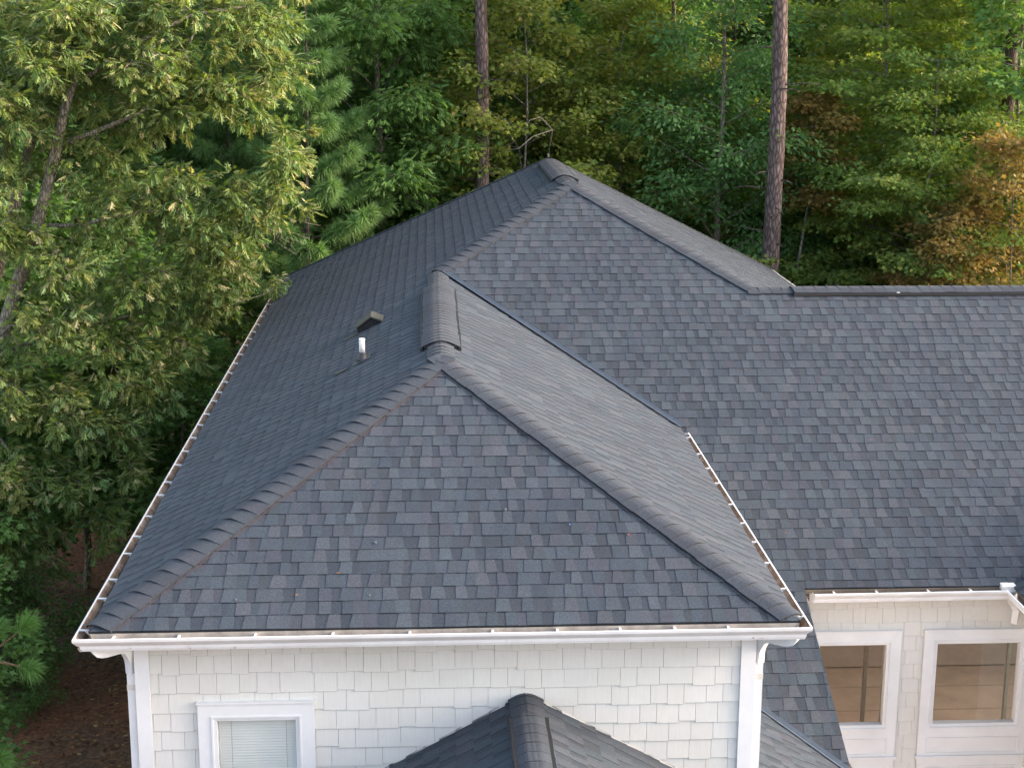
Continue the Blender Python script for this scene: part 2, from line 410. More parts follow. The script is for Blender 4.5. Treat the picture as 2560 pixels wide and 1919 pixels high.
DLft = Vector((-1, 0, -S)); DFr = Vector((0, -1, -SF)); DRt = Vector((1, 0, -SR)); DMain = Vector((0, -1, -SB)); DR2 = Vector((1, 0, -SR2))
def cap_part(name, parent, args, label, **k):
    mb = MB(); caps(mb, *args, **k); return hb(mb, name, SH, None, label=label)
cap_part('hip_cap', roof_front, ((0, 0, 0), A, DLft, DFr), 'wavy lifted caps along the near left hip', seed=2, w=.132, h0=.012, t0=.07, rnd=.012)
cap_part('hip_cap', roof_front, ((W, 0, 0), A, DFr, DRt), 'wavy lifted caps along the near right hip', seed=4, w=.132, h0=.012, t0=.07, rnd=.012)
cap_part('hip_cap', roof_main, (B, Cc, DLft, DMain), 'caps along the upper left hip', seed=6, w=.13, h0=.011)
cap_part('hip_cap', roof_main, (E, Cc, DMain, DR2), 'flat caps along the upper right hip', seed=8, h0=.010, w=.14)
cap_part('hip_cap', roof_left, (F0, D, DLft, (0, 1, -CZ/(YF-DY))), 'thin caps along the back left hip', seed=9, h0=.008, w=.11)
cap_part('hip_cap', roof_right2, (G, D, DR2, (0, 1, -CZ/(YF-DY))), 'thin caps along the back right hip', seed=10, h0=.008, w=.11)
cap_part('ridge_cap', roof_left, ((AX, AY+.03, AZ), (AX, 3.98, AZ), DLft, DRt), 'ridge caps at the near hip peak', seed=12, h0=.008)
cap_part('ridge_cap', roof_left, ((AX, 7.15, AZ), (AX, BY-.05, AZ), DLft, DRt), 'ridge caps behind the near ridge vent', seed=14, h0=.006)
cap_part('ridge_cap', roof_main, ((CX, CY+.02, CZ), (CX, 10.85, CZ), DLft, DR2), 'ridge caps at the tall hip peak', seed=16, h0=.008)
cap_part('ridge_cap', roof_main, ((EX-.1, EY, EZ), (6.95, EY, EZ), DMain, (0, 1, -SB)), 'ridge caps at the left end of the wing ridge', seed=18, h0=.006)
cap_part('ridge_cap', pl, ((PX, -.06, PZ), (PX, PY-.01, PZ), DLft, DRt), 'ridge caps where the porch gable meets the wall', seed=19, h0=.006)

def ridge_vent(P0, P1, dl, dr, w, label, seed, h=.030):
    P0, P1 = Vector(P0), Vector(P1); T = (P1-P0).normalized(); L = (P1-P0).length
    dl = Vector(dl).normalized(); dr = Vector(dr).normalized()
    nl = T.cross(dl); nl = nl if nl.z > 0 else -nl; nr = T.cross(dr); nr = nr if nr.z > 0 else -nr
    mb = MB()
    def prof(P, hh, ww):
        o = []
        for s in (-1, -.7, -.4, -.18, 0, .18, .4, .7, 1):
            d = dl if s < 0 else dr; n = (nl*(.5-.5*s)+nr*(.5+.5*s)).normalized()
            o.append(P+d*abs(s)*ww+n*(hh-.026*math.exp(-(s/.30)**2)))
        return o
    rings = []
    for i in range(2):
        P = P0+T*(.012 if i == 0 else L-.012); rings.append(prof(P, h, w-.010)+prof(P, .004, w-.010)[::-1])
    mb.loft(rings)
    rm = random.Random(seed)
    for sgn, d, n in ((-1, dl, nl), (1, dr, nr)):   # side baffle
        pts = []; K = 14
        for i in range(K+1):
            pts.append(P0+T*(L*i/K)+d*(w+.020+rm.uniform(-.004, .004))+n*(.024+rm.uniform(-.003, .003)))
        mb.tube(pts, 0, sq=(.015, .015), smooth=False)
    o = hb(mb, 'ridge_vent', BLK, label=label)
    m2 = MB(); caps(m2, P0, P1, dl, dr, w=w+.004, seed=seed, h0=.005, base=h-.009, rnd=.022, bt=.65)
    m2.build('vent_cap', SH, o)
    return o
ridge_vent((AX, 3.86, AZ), (AX, 7.2, AZ), DLft, DRt, .175, 'raised dark-edged vent along the near ridge', 40, .032)
ridge_vent((CX, 10.80, CZ), (CX, 13.45, CZ), DLft, DR2, .17, 'raised dark-edged vent on the highest ridge', 41)
rvw = ridge_vent((6.86, EY, EZ), (XEND-.2, EY, EZ), DMain, (0, 1, -SB), .15, 'long vent along the right wing ridge', 42)
ridge_vent((PX, -2.55, PZ), (PX, -.10, PZ), DLft*1, DRt*1, .112, 'vent with dark side slots on the porch gable ridge', 43, .022)
mb = MB(); mb.box((8.13, EY-.165, EZ-.052), (8.165, EY-.15, EZ-.03)); mb.build('clip', PVC, rvw)

# valley flashing (open metal strips) and chalk line
def strip(name, P0, P1, dl, dr, wl, wr, mat, label, lift=.014, seg=1):
    P0, P1 = Vector(P0), Vector(P1); T = (P1-P0).normalized(); mb = MB()
    def fix(d): d = Vector(d); return (d-T*d.dot(T)).normalized()
    dl, dr = fix(dl), fix(dr)
    nl = T.cross(dl); nl = nl if nl.z > 0 else -nl; nr = T.cross(dr); nr = nr if nr.z > 0 else -nr
    r = random.Random(5)
    n = 24; a = [];
    for i in range(n+1):
        P = P0+(P1-P0)*i/n; wa = wl*(1+r.uniform(-.06, .06))
        a.append([P+dl*wa+nl*lift*.8, P+dl*wa+nl*(lift+.004), P+Vector((0, 0, lift+.002)), P+dr*wr+nr*(lift+.004), P+dr*wr+nr*lift*.8])
    for i in range(n):
        for j in range(4): mb.quad([a[i][j], a[i][j+1], a[i+1][j+1], a[i+1][j]])
    return hb(mb, name, mat, label=label)
strip('valley_flashing', (W+.02, Y0-.05, .0), (AX+.08, BY-.04, AZ-.02), (-1, 0, SR), (0, 1, SB), .06, .045, VALLEY, 'blue-grey metal strip in the valley below the ridge')
strip('valley_flashing', (6.6, 1.005, zl(6.6)), (4.88, 2.64, zl(4.88)), (-1, 0, SL), (0, 1, SB), .05, .045, VALLEY, 'blue-grey metal strip in the lower valley')

def line_on(P0, P1, off, nrm, w_, mat, name, label, seed=0, h=.014):
    P0, P1 = Vector(P0)+Vector(off), Vector(P1)+Vector(off); T = (P1-P0).normalized(); nn = Vector(nrm).normalized(); s = T.cross(nn).normalized()
    mb = MB(); r = random.Random(seed); n = 40; rows = []
    for i in range(n+1):
        P = P0+(P1-P0)*i/n+s*r.uniform(-.003, .003); ww = w_*r.uniform(.6, 1.1)
        rows.append([P-s*ww+nn*h, P+s*ww+nn*h])
    for i in range(n): mb.quad([rows[i][0], rows[i][1], rows[i+1][1], rows[i+1][0]])
    return hb(mb, name, mat, label=label)
nf = (0, -SF, 1)
fr = Vector((0, -1, -SF))
line_on((0, 0, 0), (AX*.93, AY*.93, AZ*.93), Vector((.2, 0, 0)), nf, .0032, CHALK, 'chalk_line', 'thin red chalk line beside the near left hip caps', 3)
line_on((W, 0, 0), (W+(AX-W)*.93, AY*.93, AZ*.93), Vector((-.195, 0, 0)), nf, .004, BLK, 'dark_line', 'thin dark line beside the near right hip caps', 4)  # narrow dark strip laid along the edge of the caps

# ------------------------------------------------------------------ gutters
def gutter(P0, P1, out, label, hang, m0=0, m1=0, caps_=(0, 0), inner=GI, depth=.118):
    """P0,P1 along the fascia top; out = outward horizontal unit. m0,m1 mitre signs extend outer edge"""
    P0, P1, out = Vector(P0), Vector(P1), Vector(out); T = (P1-P0).normalized(); Z = Vector((0, 0, 1))
    prof = [(.0, -.012), (0, -.105), (depth-.046, -.105), (depth-.038, -.085), (depth-.035, -.062), (depth-.020, -.044), (depth-.008, -.030), (depth-.002, -.020), (depth, 0), (depth-.012, .002), (depth-.012, -.006)]
    inn = [(.004, -.014), (.004, -.100), (depth-.048, -.100), (depth-.042, -.083), (depth-.039, -.060), (depth-.024, -.041), (depth-.013, -.027), (depth-.006, -.016), (depth-.006, -.003)]
    def ring(P, s, pf): return [P+out*a+Z*z+T*(s*a) for a, z in pf]
    mb = MB(); mb.loft([ring(P0, -m0, prof), ring(P1, m1, prof)], closed=False)
    mi = MB(); mi.loft([ring(P0, -m0, inn), ring(P1, m1, inn)], closed=False)
    if caps_[0]: mb.quad([p-T*.001 for p in ring(P0, 0, prof)[:9]])
    if caps_[1]: mb.quad([p+T*.001 for p in ring(P1, 0, prof)[:9]][::-1])
    mb.box((0, 0, 0), (0, 0, 0)) if False else None
    o = hb(mb, 'gutter', GW, label=label)
    mi.build('gutter_lining', inner, o)
    for t in hang:
        m = MB(); P = P0+T*t
        m.loft([[P+T*(-.009)+Z*-.004, P+T*.009+Z*-.004, P+T*.009+Z*-.012, P-T*.009+Z*-.012],
                [P+out*(depth-.006)-T*.009+Z*.001, P+out*(depth-.006)+T*.009+Z*.001, P+out*(depth-.006)+T*.009+Z*-.007, P+out*(depth-.006)-T*.009+Z*-.007]])
        m.loft([[P+out*.07+T*(-.002)+Z*-.008, P+out*.07+T*.002+Z*-.008, P+out*.03+T*.002+Z*-.02, P+out*.03-T*.002+Z*-.02],
                [P+out*.10-T*.002+Z*-.008, P+out*.10+T*.002+Z*-.008, P+out*.045+T*.002+Z*-.07, P+out*.045-T*.002+Z*-.07]])
        m.build('gutter_hanger', GW, o)
    return o
fo = .040
rr = random.Random(8)
gutter((fo, fo, -.026), (W-fo, fo, -.022), (0, -1, 0), 'white gutter along the front eave with pale stained back', [.14, .605, 1.15, 1.705, 2.26, 2.86, 3.33, 3.79, 4.19, 4.585], 1.23, 1, inner=GP)
gutter((fo, fo, -.026), (fo, YF-.02, -.028), (-1, 0, 0), 'white gutter with brown stained bottom along the long left eave', [.12+i*.53+rr.uniform(-.07, .07) for i in range(30)], .814, 0, (0, 1), depth=.145)
gutter((W-fo, fo, -.022), (W-fo, Y0-.16, -.02), (1, 0, 0), 'white gutter along the short right eave ending at the valley', [.12+i*.56+rr.uniform(-.06, .06) for i in range(10)], 1, 0, (0, 1))
wg = gutter((6.16, YE+fo, ZE-.030), (XC+.02, YE+fo, ZE-.022), (0, -1, 0), 'white gutter above the pair of wing windows', [.20, .62, 1.13, 1.55], 0, 1*0, (1, 0))
gutter((XC+.04, YE+fo-.1, ZE-.022), (XC+.04, 2.25, ZE-.026), (-1, 0, 0), 'white gutter on the projecting gable at the right end', [.5], 0, 0, (0, 0))
gutter((XG-fo, YF-.02, G[2]-.028), (XG-fo, EY+2, G[2]-.028), (1, 0, 0), 'white gutter peeking out behind the tall hip', [.4, .9, 1.4], 0, 0, (1, 0))
m = MB()   # splash guard block at the wing gutter's inner corner
m.loft([[(8.01+dx*.15, YE-.05+dy*.11, ZE-.03+dz) for dx, dy in ((0, 0), (1, 0), (1, 1), (0, 1))] for dz in (0, .040)]+[[(8.02+dx*.13, YE-.04+dy*.09, ZE-.03+.052) for dx, dy in ((0, 0), (1, 0), (1, 1), (0, 1))]])
m.build('splash_guard', PVC, wg)

mb = MB()      # drip edge under the first course
mb.box((.012, .004, -.062), (W-.012, .008, -.014)); hb(mb, 'drip_edge', GP)
mb = MB(); mb.box((.004, .012, -.05), (.008, YF-.05, -.014)); hb(mb, 'drip_edge', m_paint('drip_edge_stained', (.28, .2, .15), .6, .2, 4))
mb = MB(); mb.box((W-.008, .012, -.05), (W-.004, Y0-.1, -.014)); hb(mb, 'drip_edge', GP)
# fascia + soffit
mb = MB()
def fascia(a, b): mb.box(a, b)
mb.box((fo, fo, -.155), (W-fo, fo+.02, -.012)); mb.box((fo, fo+.02, -.155), (fo+.02, YF-.02, -.012))
mb.box((W-fo-.02, fo+.02, -.155), (W-fo, Y0-.1, -.012)); mb.box((6.14, YE+fo, ZE-.15), (XC+.2, YE+fo+.02, ZE-.012))
hb(mb, 'fascia', WH)
mb = MB()
mb.box((fo+.022, fo+.022, -.153), (W-fo-.022, WALLY+.05, -.140)); mb.box((fo+.022, WALLY+.05, -.153), (WALLX0+.05, YF-.03, -.140))
mb.box((WALLX1-.05, WALLY+.05, -.153), (W-fo-.022, Y0-.2, -.140)); mb.box((6.14, YE+fo+.022, ZE-.148), (XC+.4, WINGY+.05, ZE-.135))
hb(mb, 'soffit', CREAM)
# rake board of the catslide
mb = MB()
def slant_box(y0, y1, x0, x1, zt, th):
    mb.loft([[(x0, y, SB*(y-Y0)+zt), (x1, y, SB*(y-Y0)+zt), (x1, y, SB*(y-Y0)+zt-th), (x0, y, SB*(y-Y0)+zt-th)] for y in (y0, y1)])
slant_box(1.5, YE+.0, XR-.03, XR-.004, -.016, .12)
hb(mb, 'rake_board', WH)

# ------------------------------------------------------------------ walls
def wall_regions(x0, x1, z0, z1, holes):
    if not holes: return [(x0, x1, z0, z1)]
    hs_ = sorted(holes); out = []; x = x0
    for (a, b, c, d) in hs_:
        if a > x: out.append((x, a, z0, z1))
        if c > z0: out.append((a, b, z0, c))
        if d < z1: out.append((a, b, d, z1))
        x = b
    if x < x1: out.append((x, x1, z0, z1))
    return out
def shake_wall(O, u, nrm, x0, x1, z0, z1, holes, seed, label, e=.152):
    """staggered shakes on a vertical wall: O + a*u, outward nrm"""
    O, u, nrm = Vector(O), Vector(u), Vector(nrm); mb = MB()
    regs = wall_regions(x0, x1, z0, z1, holes)
    P = lambda a, z, h: tuple(O+u*a+Vector((0, 0, z))+nrm*h)
    k = 0; zt = z1
    while zt > z0-.01:
        r = random.Random(seed*77+k); a = x0-r.random()*.15
        while a < x1:
            wd = r.choice((.128, .128, .17, .17, .255)); b = a+wd
            zb_ = zt-e-r.choice((0, .005, .012, .016)); top = zt+.02
            c = r.uniform(.965, 1.0); cc = (c, c*r.uniform(.995, 1.003), c*r.uniform(.985, 1.0))
            gap = .0011
            for (ra, rb, rc, rd) in regs:
                xa, xb = max(a+gap, ra), min(b-gap, rb); za, zc = max(zb_, rc), min(top, rd)
                if xb-xa < .004 or zc-za < .004: continue
                hz = lambda z: .003+.012*(top-z)/(top-zb_)
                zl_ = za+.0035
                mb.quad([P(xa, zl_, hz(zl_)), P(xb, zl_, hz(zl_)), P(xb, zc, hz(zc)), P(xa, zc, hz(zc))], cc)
                mb.quad([P(xa, za, hz(za)-.006), P(xb, za, hz(za)-.006), P(xb, zl_, hz(zl_)), P(xa, zl_, hz(zl_))], (.55, .55, .54))  # bottom bevel toned dark, a shadow line painted under each shake
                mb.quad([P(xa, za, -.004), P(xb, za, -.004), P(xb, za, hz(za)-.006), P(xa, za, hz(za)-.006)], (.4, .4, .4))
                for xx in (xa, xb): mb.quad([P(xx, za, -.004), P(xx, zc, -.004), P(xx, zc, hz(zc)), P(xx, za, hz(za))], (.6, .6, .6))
            a = b
        zt -= e; k += 1
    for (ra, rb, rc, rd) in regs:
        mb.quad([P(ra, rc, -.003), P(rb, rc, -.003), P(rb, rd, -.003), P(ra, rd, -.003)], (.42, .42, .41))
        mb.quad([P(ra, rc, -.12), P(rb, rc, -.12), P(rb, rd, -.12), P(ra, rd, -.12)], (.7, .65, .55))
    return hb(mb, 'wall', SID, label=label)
NW = (.80, 1.49, -1.95, -.77)         # near window opening
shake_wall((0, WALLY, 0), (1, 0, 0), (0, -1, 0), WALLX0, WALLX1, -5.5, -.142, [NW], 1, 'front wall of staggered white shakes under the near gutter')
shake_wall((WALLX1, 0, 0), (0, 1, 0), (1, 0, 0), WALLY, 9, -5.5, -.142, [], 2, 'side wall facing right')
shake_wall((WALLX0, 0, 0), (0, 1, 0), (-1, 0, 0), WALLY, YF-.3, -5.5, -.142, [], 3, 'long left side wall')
W1 = (6.30, 6.985, -2.615, -1.745); W2 = (7.50, 8.355, -2.61, -1.745)
L1 = (6.30, 6.985, -4.6, -3.10); L2 = (7.50, 8.355, -4.6, -3.10)
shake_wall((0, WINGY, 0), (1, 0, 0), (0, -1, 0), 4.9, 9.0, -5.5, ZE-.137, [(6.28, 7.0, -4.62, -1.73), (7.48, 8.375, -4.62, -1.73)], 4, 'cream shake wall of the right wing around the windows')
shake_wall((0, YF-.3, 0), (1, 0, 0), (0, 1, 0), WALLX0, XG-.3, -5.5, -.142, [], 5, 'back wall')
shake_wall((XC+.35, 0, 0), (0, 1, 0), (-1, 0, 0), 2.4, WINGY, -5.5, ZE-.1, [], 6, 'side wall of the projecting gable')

def board(name, boxes, mat=WH, label=None, parent=None):
    mb = MB()
    for a, b in boxes: mb.box(a, b)
    o = hb(mb, name, mat, parent, label=label)
    return o
board('corner_board', [((WALLX0-.022, WALLY-.030, -5.5), (WALLX0+.085, WALLY-.016, -.155))], label='white corner board at the left edge of the front wall')
board('corner_board', [((WALLX1-.09, WALLY-.030, -5.5), (WALLX1+.022, WALLY-.016, -.155))], label='white corner board at the right edge of the front wall')
board('frieze_board', [((WALLX0+.086, WALLY-.028, -.245), (WALLX1-.091, WALLY-.014, -.156))])
board('frieze_board', [((6.1, WINGY-.028, ZE-.22), (8.45, WINGY-.014, ZE-.149))])

def window(X0, X1, Z0, Z1, y, trim, label, sill=True, head=.025, sash=.042, apron=None):
    """trim around opening (X0..X1, Z0..Z1) on a wall facing -y"""
    root = MB(); t = trim; f = y-.038
    root.box((X0-t, f, Z1), (X1+t, y-.016, Z1+t)); root.box((X0-t, f, Z0-t), (X0, y-.016, Z1)); root.box((X1, f, Z0-t), (X1+t, y-.016, Z1)); root.box((X0, f, Z0-t), (X1, y-.016, Z0))
    root.box((X0-t-.008, f-.012, Z1+t), (X1+t+.008, y-.010, Z1+t+.014))
    o = hb(root, 'window', WH, label=label)
    m = MB(); s = sash
    for d, q, yy in ((0, .014, f-.006), (.014, s, f+.010)):
        a, b, c, e_ = X0+d, X1-d, Z0+d, Z1-d; w_ = q-d
        m.box((a, yy, e_-w_), (b, y+.05, e_)); m.box((a, yy, c), (b, y+.05, c+w_)); m.box((a, yy, c+w_), (a+w_, y+.05, e_-w_)); m.box((b-w_, yy, c+w_), (b, y+.05, e_-w_))
    m.build('sash', WH, o)
    m = MB(); m.quad([(X0+s, y+.012, Z0+s), (X1-s, y+.012, Z0+s), (X1-s, y+.012, Z1-s), (X0+s, y+.012, Z1-s)]); m.build('pane', GLASS, o)
    return o
nw = window(.805, 1.475, -1.93, -.782, WALLY, .098, 'white trimmed window with closed blinds')
m = MB(); z = -.83
while z > -1.9:
    M = Matrix.Translation((0, WALLY+.030, z)) @ Matrix.Rotation(math.radians(42), 4, 'X')
    m.box((.85, -.012, -.0007), (1.43, .012, .0007), M=M); z -= .0225
m.box((.85, WALLY+.03, -.83), (1.43, WALLY+.06, -.815))
m.build('blind', BLIND, nw)
m = MB()
for x in (.945, 1.355): m.box((x-.0015, WALLY+.028, -1.9), (x+.0015, WALLY+.031, -.82))
m.build('blind_cord', GREYGREEN, nw)
m = MB(); m.box((.80, WALLY+.09, -1.95), (1.5, WALLY+.10, -.77)); m.build('window_back', INWALL, nw)

def panel(X0, X1, Z0, Z1, y):
    m = MB(); f = y-.034
    m.box((X0, f+.010, Z0), (X1, y-.004, Z1))
    r_ = .012
    m.box((X0, f-.004, Z1-r_), (X1, f+.010, Z1)); m.box((X0, f-.004, Z0), (X1, f+.010, Z0+r_)); m.box((X0, f-.004, Z0+r_), (X0+r_, f+.010, Z1-r_)); m.box((X1-r_, f-.004, Z0+r_), (X1, f+.010, Z1-r_))
    return m
for (xa, xb), nm in (((6.265, 7.035), 'wing window nearest the sloping roof edge'), ((7.46, 8.395), 'wing window at the far right beside the gutter corner')):
    o = window(xa, xb, -2.66, -1.705, WINGY, .096, 'upper '+nm, sash=.045)
    m = MB(); f = WINGY-.036
    m.box((xa-.096, f, -3.00), (xb+.096, WINGY-.016, -2.757)); m.build('apron_board', WH, o)
    panel(xa-.01, xb+.01, -2.935, -2.76, WINGY-.006).build('apron_panel', WH, o)
    m = MB(); m.box((xa-.112, f-.022, -2.985), (xb+.112, WINGY-.012, -2.957)); m.build('ledge', WH, o)
    window(xa, xb, -4.62, -3.075, WINGY, .09, 'lower '+nm, sash=.045)
# interior seen through the wing windows
m = MB(); m.box((4.95, WINGY+.15, -5.48), (15, 12, -5.42))
fl = hb(m, 'interior_floor', CARPET)
m = MB()
for i in range(9): m.box((4.95, WINGY+.6+i*.8, -5.42), (15, WINGY+.62+i*.8, -5.416))
for i in range(0): m.box((5.3+i*.8, WINGY+.2, -5.4158), (5.32+i*.8, 11.9, -5.412))
m.build('floor_joint', m_plain('floor_joint_brown', (.085, .067, .052), .8), fl)
m = MB(); m.box((5.4, 7.0, -5.41), (7.2, 8.7, -5.40)); hb(m, 'rug', m_plain('rug_brown', (.085, .065, .05), .95))
m = MB(); m.box((4.95, WINGY+.15, -5.4), (5.0, 11.9, -1.2)); m.box((4.95, 11.4, -5.4), (15, 11.5, -1.0)); hb(m, 'interior_wall', INWALL)
for x, y in ((6.98, 4.3), (7.70, 4.3), (8.5, 4.3)):
    m = MB(); m.box((x-.018, y-.02, -5.4), (x+.018, y+.02, -1.0)); hb(m, 'interior_post', GREYGREEN)

# downspouts
def downspout(pts, zend, label):
    m = MB(); P = [Vector(p) for p in pts]
    # smooth the elbow
    Q = [P[0]]
    for i in range(1, len(P)-1):
        for t in (.25, .5, .75):
            a = P[i]+(P[i-1]-P[i])*.45; b = P[i]+(P[i+1]-P[i])*.45
            Q.append(a*(1-t)**2+P[i]*2*t*(1-t)+b*t*t)
    Q.append(P[-1]); m.tube(Q, 0, sq=(.031, .031), smooth=False)
    e_ = P[-1]; m.box((e_.x-.031, e_.y-.036, zend), (e_.x+.031, e_.y+.036, e_.z+.01))
    o = hb(m, 'downspout', GW, label=label)
    for z in (e_.z-.10, -2.2, -3.8):
        k = MB(); k.box((e_.x-.034, e_.y-.039, z-.022), (e_.x+.034, e_.y+.039, z+.022)); k.build('strap', CREAM, o)
downspout([(.02, .02, -.125), (.05, .04, -.185), (.20, .22, -.20), (.226, .30, -.34), (.226, .31, -.45)], -5.4, 'white downspout curving to the left corner of the front wall')
downspout([(W-.02, .02, -.125), (W-.05, .04, -.185), (WALLX1+.08, .22, -.20), (WALLX1+.054, .30, -.34), (WALLX1+.054, .31, -.45)], -5.4, 'white downspout curving to the right corner of the front wall')
m = MB(); m.tube([(8.12, YE-.02, ZE-.10), (8.14, YE+.03, ZE-.16), (8.20, YE+.12, ZE-.22), (8.25, WINGY-.09, ZE-.30), (8.25, WINGY-.07, ZE-.45)], 0, sq=(.03, .03))
hb(m, 'downspout_elbow', GW)

# porch gable end flashing
mb = MB()
for sx in (-1, 1):
    a = Vector((PX, WALLY-.024, PZ+.035)); b = Vector((PX+sx*pe, WALLY-.024, PZ+.035-PS*pe)); r = random.Random(9+sx); n = 26; rows = []
    for i in range(n+1):
        p = a+(b-a)*i/n; h = .012+r.uniform(-.004, .006); rows.append([p+Vector((0, 0, -.062)), p+Vector((0, -.012, -.050)), p+Vector((0, -.004, h-.036))])
    for i in range(n):
        for j in range(2): mb.quad([rows[i][j], rows[i][j+1], rows[i+1][j+1], rows[i+1][j]])
hb(mb, 'step_flashing', CREAM)
# porch walls below the gable
board('porch_wall', [((PX-1.6, -2.3, -5.5), (PX-1.5, WALLY-.03, PZ-PS*1.62))], SID)
board('porch_wall', [((PX+1.5, -2.3, -5.5), (PX+1.6, WALLY-.03, PZ-PS*1.62))], SID)

# pipe vent and box vent on the left slope
px, py = 1.765, 4.93; pz = S*px
o = empty('vent_pipe', (px, py, pz+5.5)); o.parent = house; o['label'] = 'white plastic pipe in a black rubber boot on the left slope'
m = MB(); m.tube([(0, 0, .04), (0, 0, .235)], .030, 20)
m.tube([(0, 0, .2352), (0, 0, .2356)], .022, 20)
m.build('pipe', PVC, o)
m = MB(); m.tube([(-.003, 0, .01), (0, 0, .03), (0, 0, .06), (0, 0, .075), (0, 0, .095)], [.075, .066, .046, .040, .039], 20); m.build('boot', DGREY, o)
M = Matrix.Rotation(-math.atan(S), 4, 'Y')
m = MB(); m.box((-.10, -.11, .014), (.10, .09, .018), M=M); m.build('flashing', m_plain('lead_flashing', (.10, .12, .14), .4, .3), o)
m = MB(); m.box((-.30, -.10, .0145), (-.17, .0, .017), M=M); m.build('flashing_edge', OLIVE, o)
bx, by = 1.64, 6.62; bz = S*bx
o = empty('box_vent', (bx, by, bz+5.5)); o.parent = house; o['label'] = 'low dark louvred roof vent with olive top edge on the left slope'
m = MB()
fp = [(0, .004), (-.005, .078), (.15, .198), (.27, .148)]      # profile in x,z seen from the front
back = [(0, .004), (-.005, .068), (.15, .182), (.27, .148)]
m.loft([[(x, y, z) for x, z in pf] for y, pf in ((0.02, fp), (.30, back))]); m.build('hood', DGREY, o)
m = MB()
for (x0, z0), (x1, z1) in (((-.02, .072), (.15, .202)), ((.15, .202), (.29, .150))):
    m.loft([[(x0, y, z0), (x1, y, z1), (x1, y, z1+.016), (x0, y, z0+.016)] for y in (-.035, .30)])
m.build('hood_trim', OLIVE, o)
m = MB()
for i in range(13):
    t = i/12; x = .002+t*.262; zt = (.078+x/.15*.12) if x < .15 else (.198-(x-.15)/.12*.05); zb__ = S*x+.01
    if zt-zb__ > .01: m.box((x-.004, .004, zb__), (x+.004, .021, zt))
m.build('louvre', BLK, o)
m = MB(); m.box((-.16, -.06, .014), (.02, .02, .018), M=M); m.build('flange', OLIVE, o)

# leaf debris in the gutters and a few leaves lying on the shingles
def debris(parent, x0, x1, y0, y1, z, n, seed, label):
    r = random.Random(seed); m = MB()
    for _ in range(n):
        x, y = r.uniform(x0, x1), r.uniform(y0, y1); a = r.uniform(0, 6.28); L = r.uniform(.015, .045); w_ = L*r.uniform(.25, .5); zz = z+r.uniform(0, .022)
        d = Vector((math.cos(a), math.sin(a), r.uniform(-.3, .3)))*L; q = Vector((-math.sin(a), math.cos(a), r.uniform(-.4, .4)))*w_; p = Vector((x, y, zz))
        c = r.choice([(.13, .07, .035), (.20, .13, .06), (.08, .045, .03), (.24, .18, .08)])
        m.quad([p-d, p-q, p+d, p+q], c)
    o = m.build('leaf_debris', DRY, parent, label=label, kind='stuff'); return o
gs = [o for o in house.children if o.name.startswith('gutter')]
debris(gs[0], .2, 5.0, -.028, .02, -.118, 70, 1, 'brown leaf bits lying in the front gutter')
debris(gs[1], -.05, .02, .2, 15.5, -.118, 420, 2, 'brown leaf bits lying along the left gutter')
debris(gs[2], W-.02, W+.04, .2, 5.2, -.112, 90, 3, 'brown leaf bits in the right eave gutter')
r = random.Random(31)
m = MB(); m.quad([(-.03, 0, .0), (-.008, -.014, .004), (.02, -.010, .002), (.035, 0, .006)], (.22, .11, .05)); m.quad([(-.03, 0, .0), (.035, 0, .006), (.018, .013, .003), (-.01, .012, .005)], (.20, .10, .045))
lm_ = m.mesh('fallen_leaf'); lm_.materials.append(DRY)
for i in range(6):
    if i < 4: x, y = r.uniform(5.6, 8.6), r.uniform(3.7, 7.4); z = SB*(y-Y0); rot = (math.atan(SB), 0)
    else: x, y = r.uniform(1.2, 4.0), r.uniform(.3, 1.0); z = SF*y; rot = (math.atan(SF), 0)
    o = bpy.data.objects.new('fallen_leaf', lm_); col.objects.link(o); o.location = (x, y, z+.016); o.rotation_euler = (rot[0], 0, r.uniform(-.5, .5)); s_ = r.uniform(.35, .55); o.scale = (s_, s_, s_)
    tag(o, 'tiny dry brown leaf lying on the '+('broad right slope' if i < 9 else 'front hip slope')+' of the roof', 'leaf', 'dry leaves lying on the roof')
# small scraps on the roof
r = random.Random(77)
spots = []
for (x, y, cname) in ((1.02, .28, 0), (2.0, .30, 0), (.95, .75, 0), (2.03, .85, 0), (3.55, 1.02, 1), (3.05, 1.2, 0), (4.0, .9, 2)):
    z = SF*y; m = MB(); s_ = r.uniform(.008, .013)
    pts = [Vector((x+s_*math.cos(a)*r.uniform(.5, 1), y+s_*math.sin(a)*r.uniform(.5, 1), z+.016+SF*s_*math.sin(a))) for a in [i*1.05 for i in range(6)]]
    m.quad(pts); m.quad([p-Vector((0, 0, .004)) for p in pts][::-1])
    for i in range(6): m.quad([pts[i], pts[i-1], pts[i-1]-Vector((0, 0, .004)), pts[i]-Vector((0, 0, .004))])
    hb(m, 'granule_spot', [m_plain('pale_scuff', (.08, .10, .105), .8), m_plain('blue_scrap', (.05, .16, .35), .5), m_plain('red_scrap', (.25, .08, .05), .7)][cname])

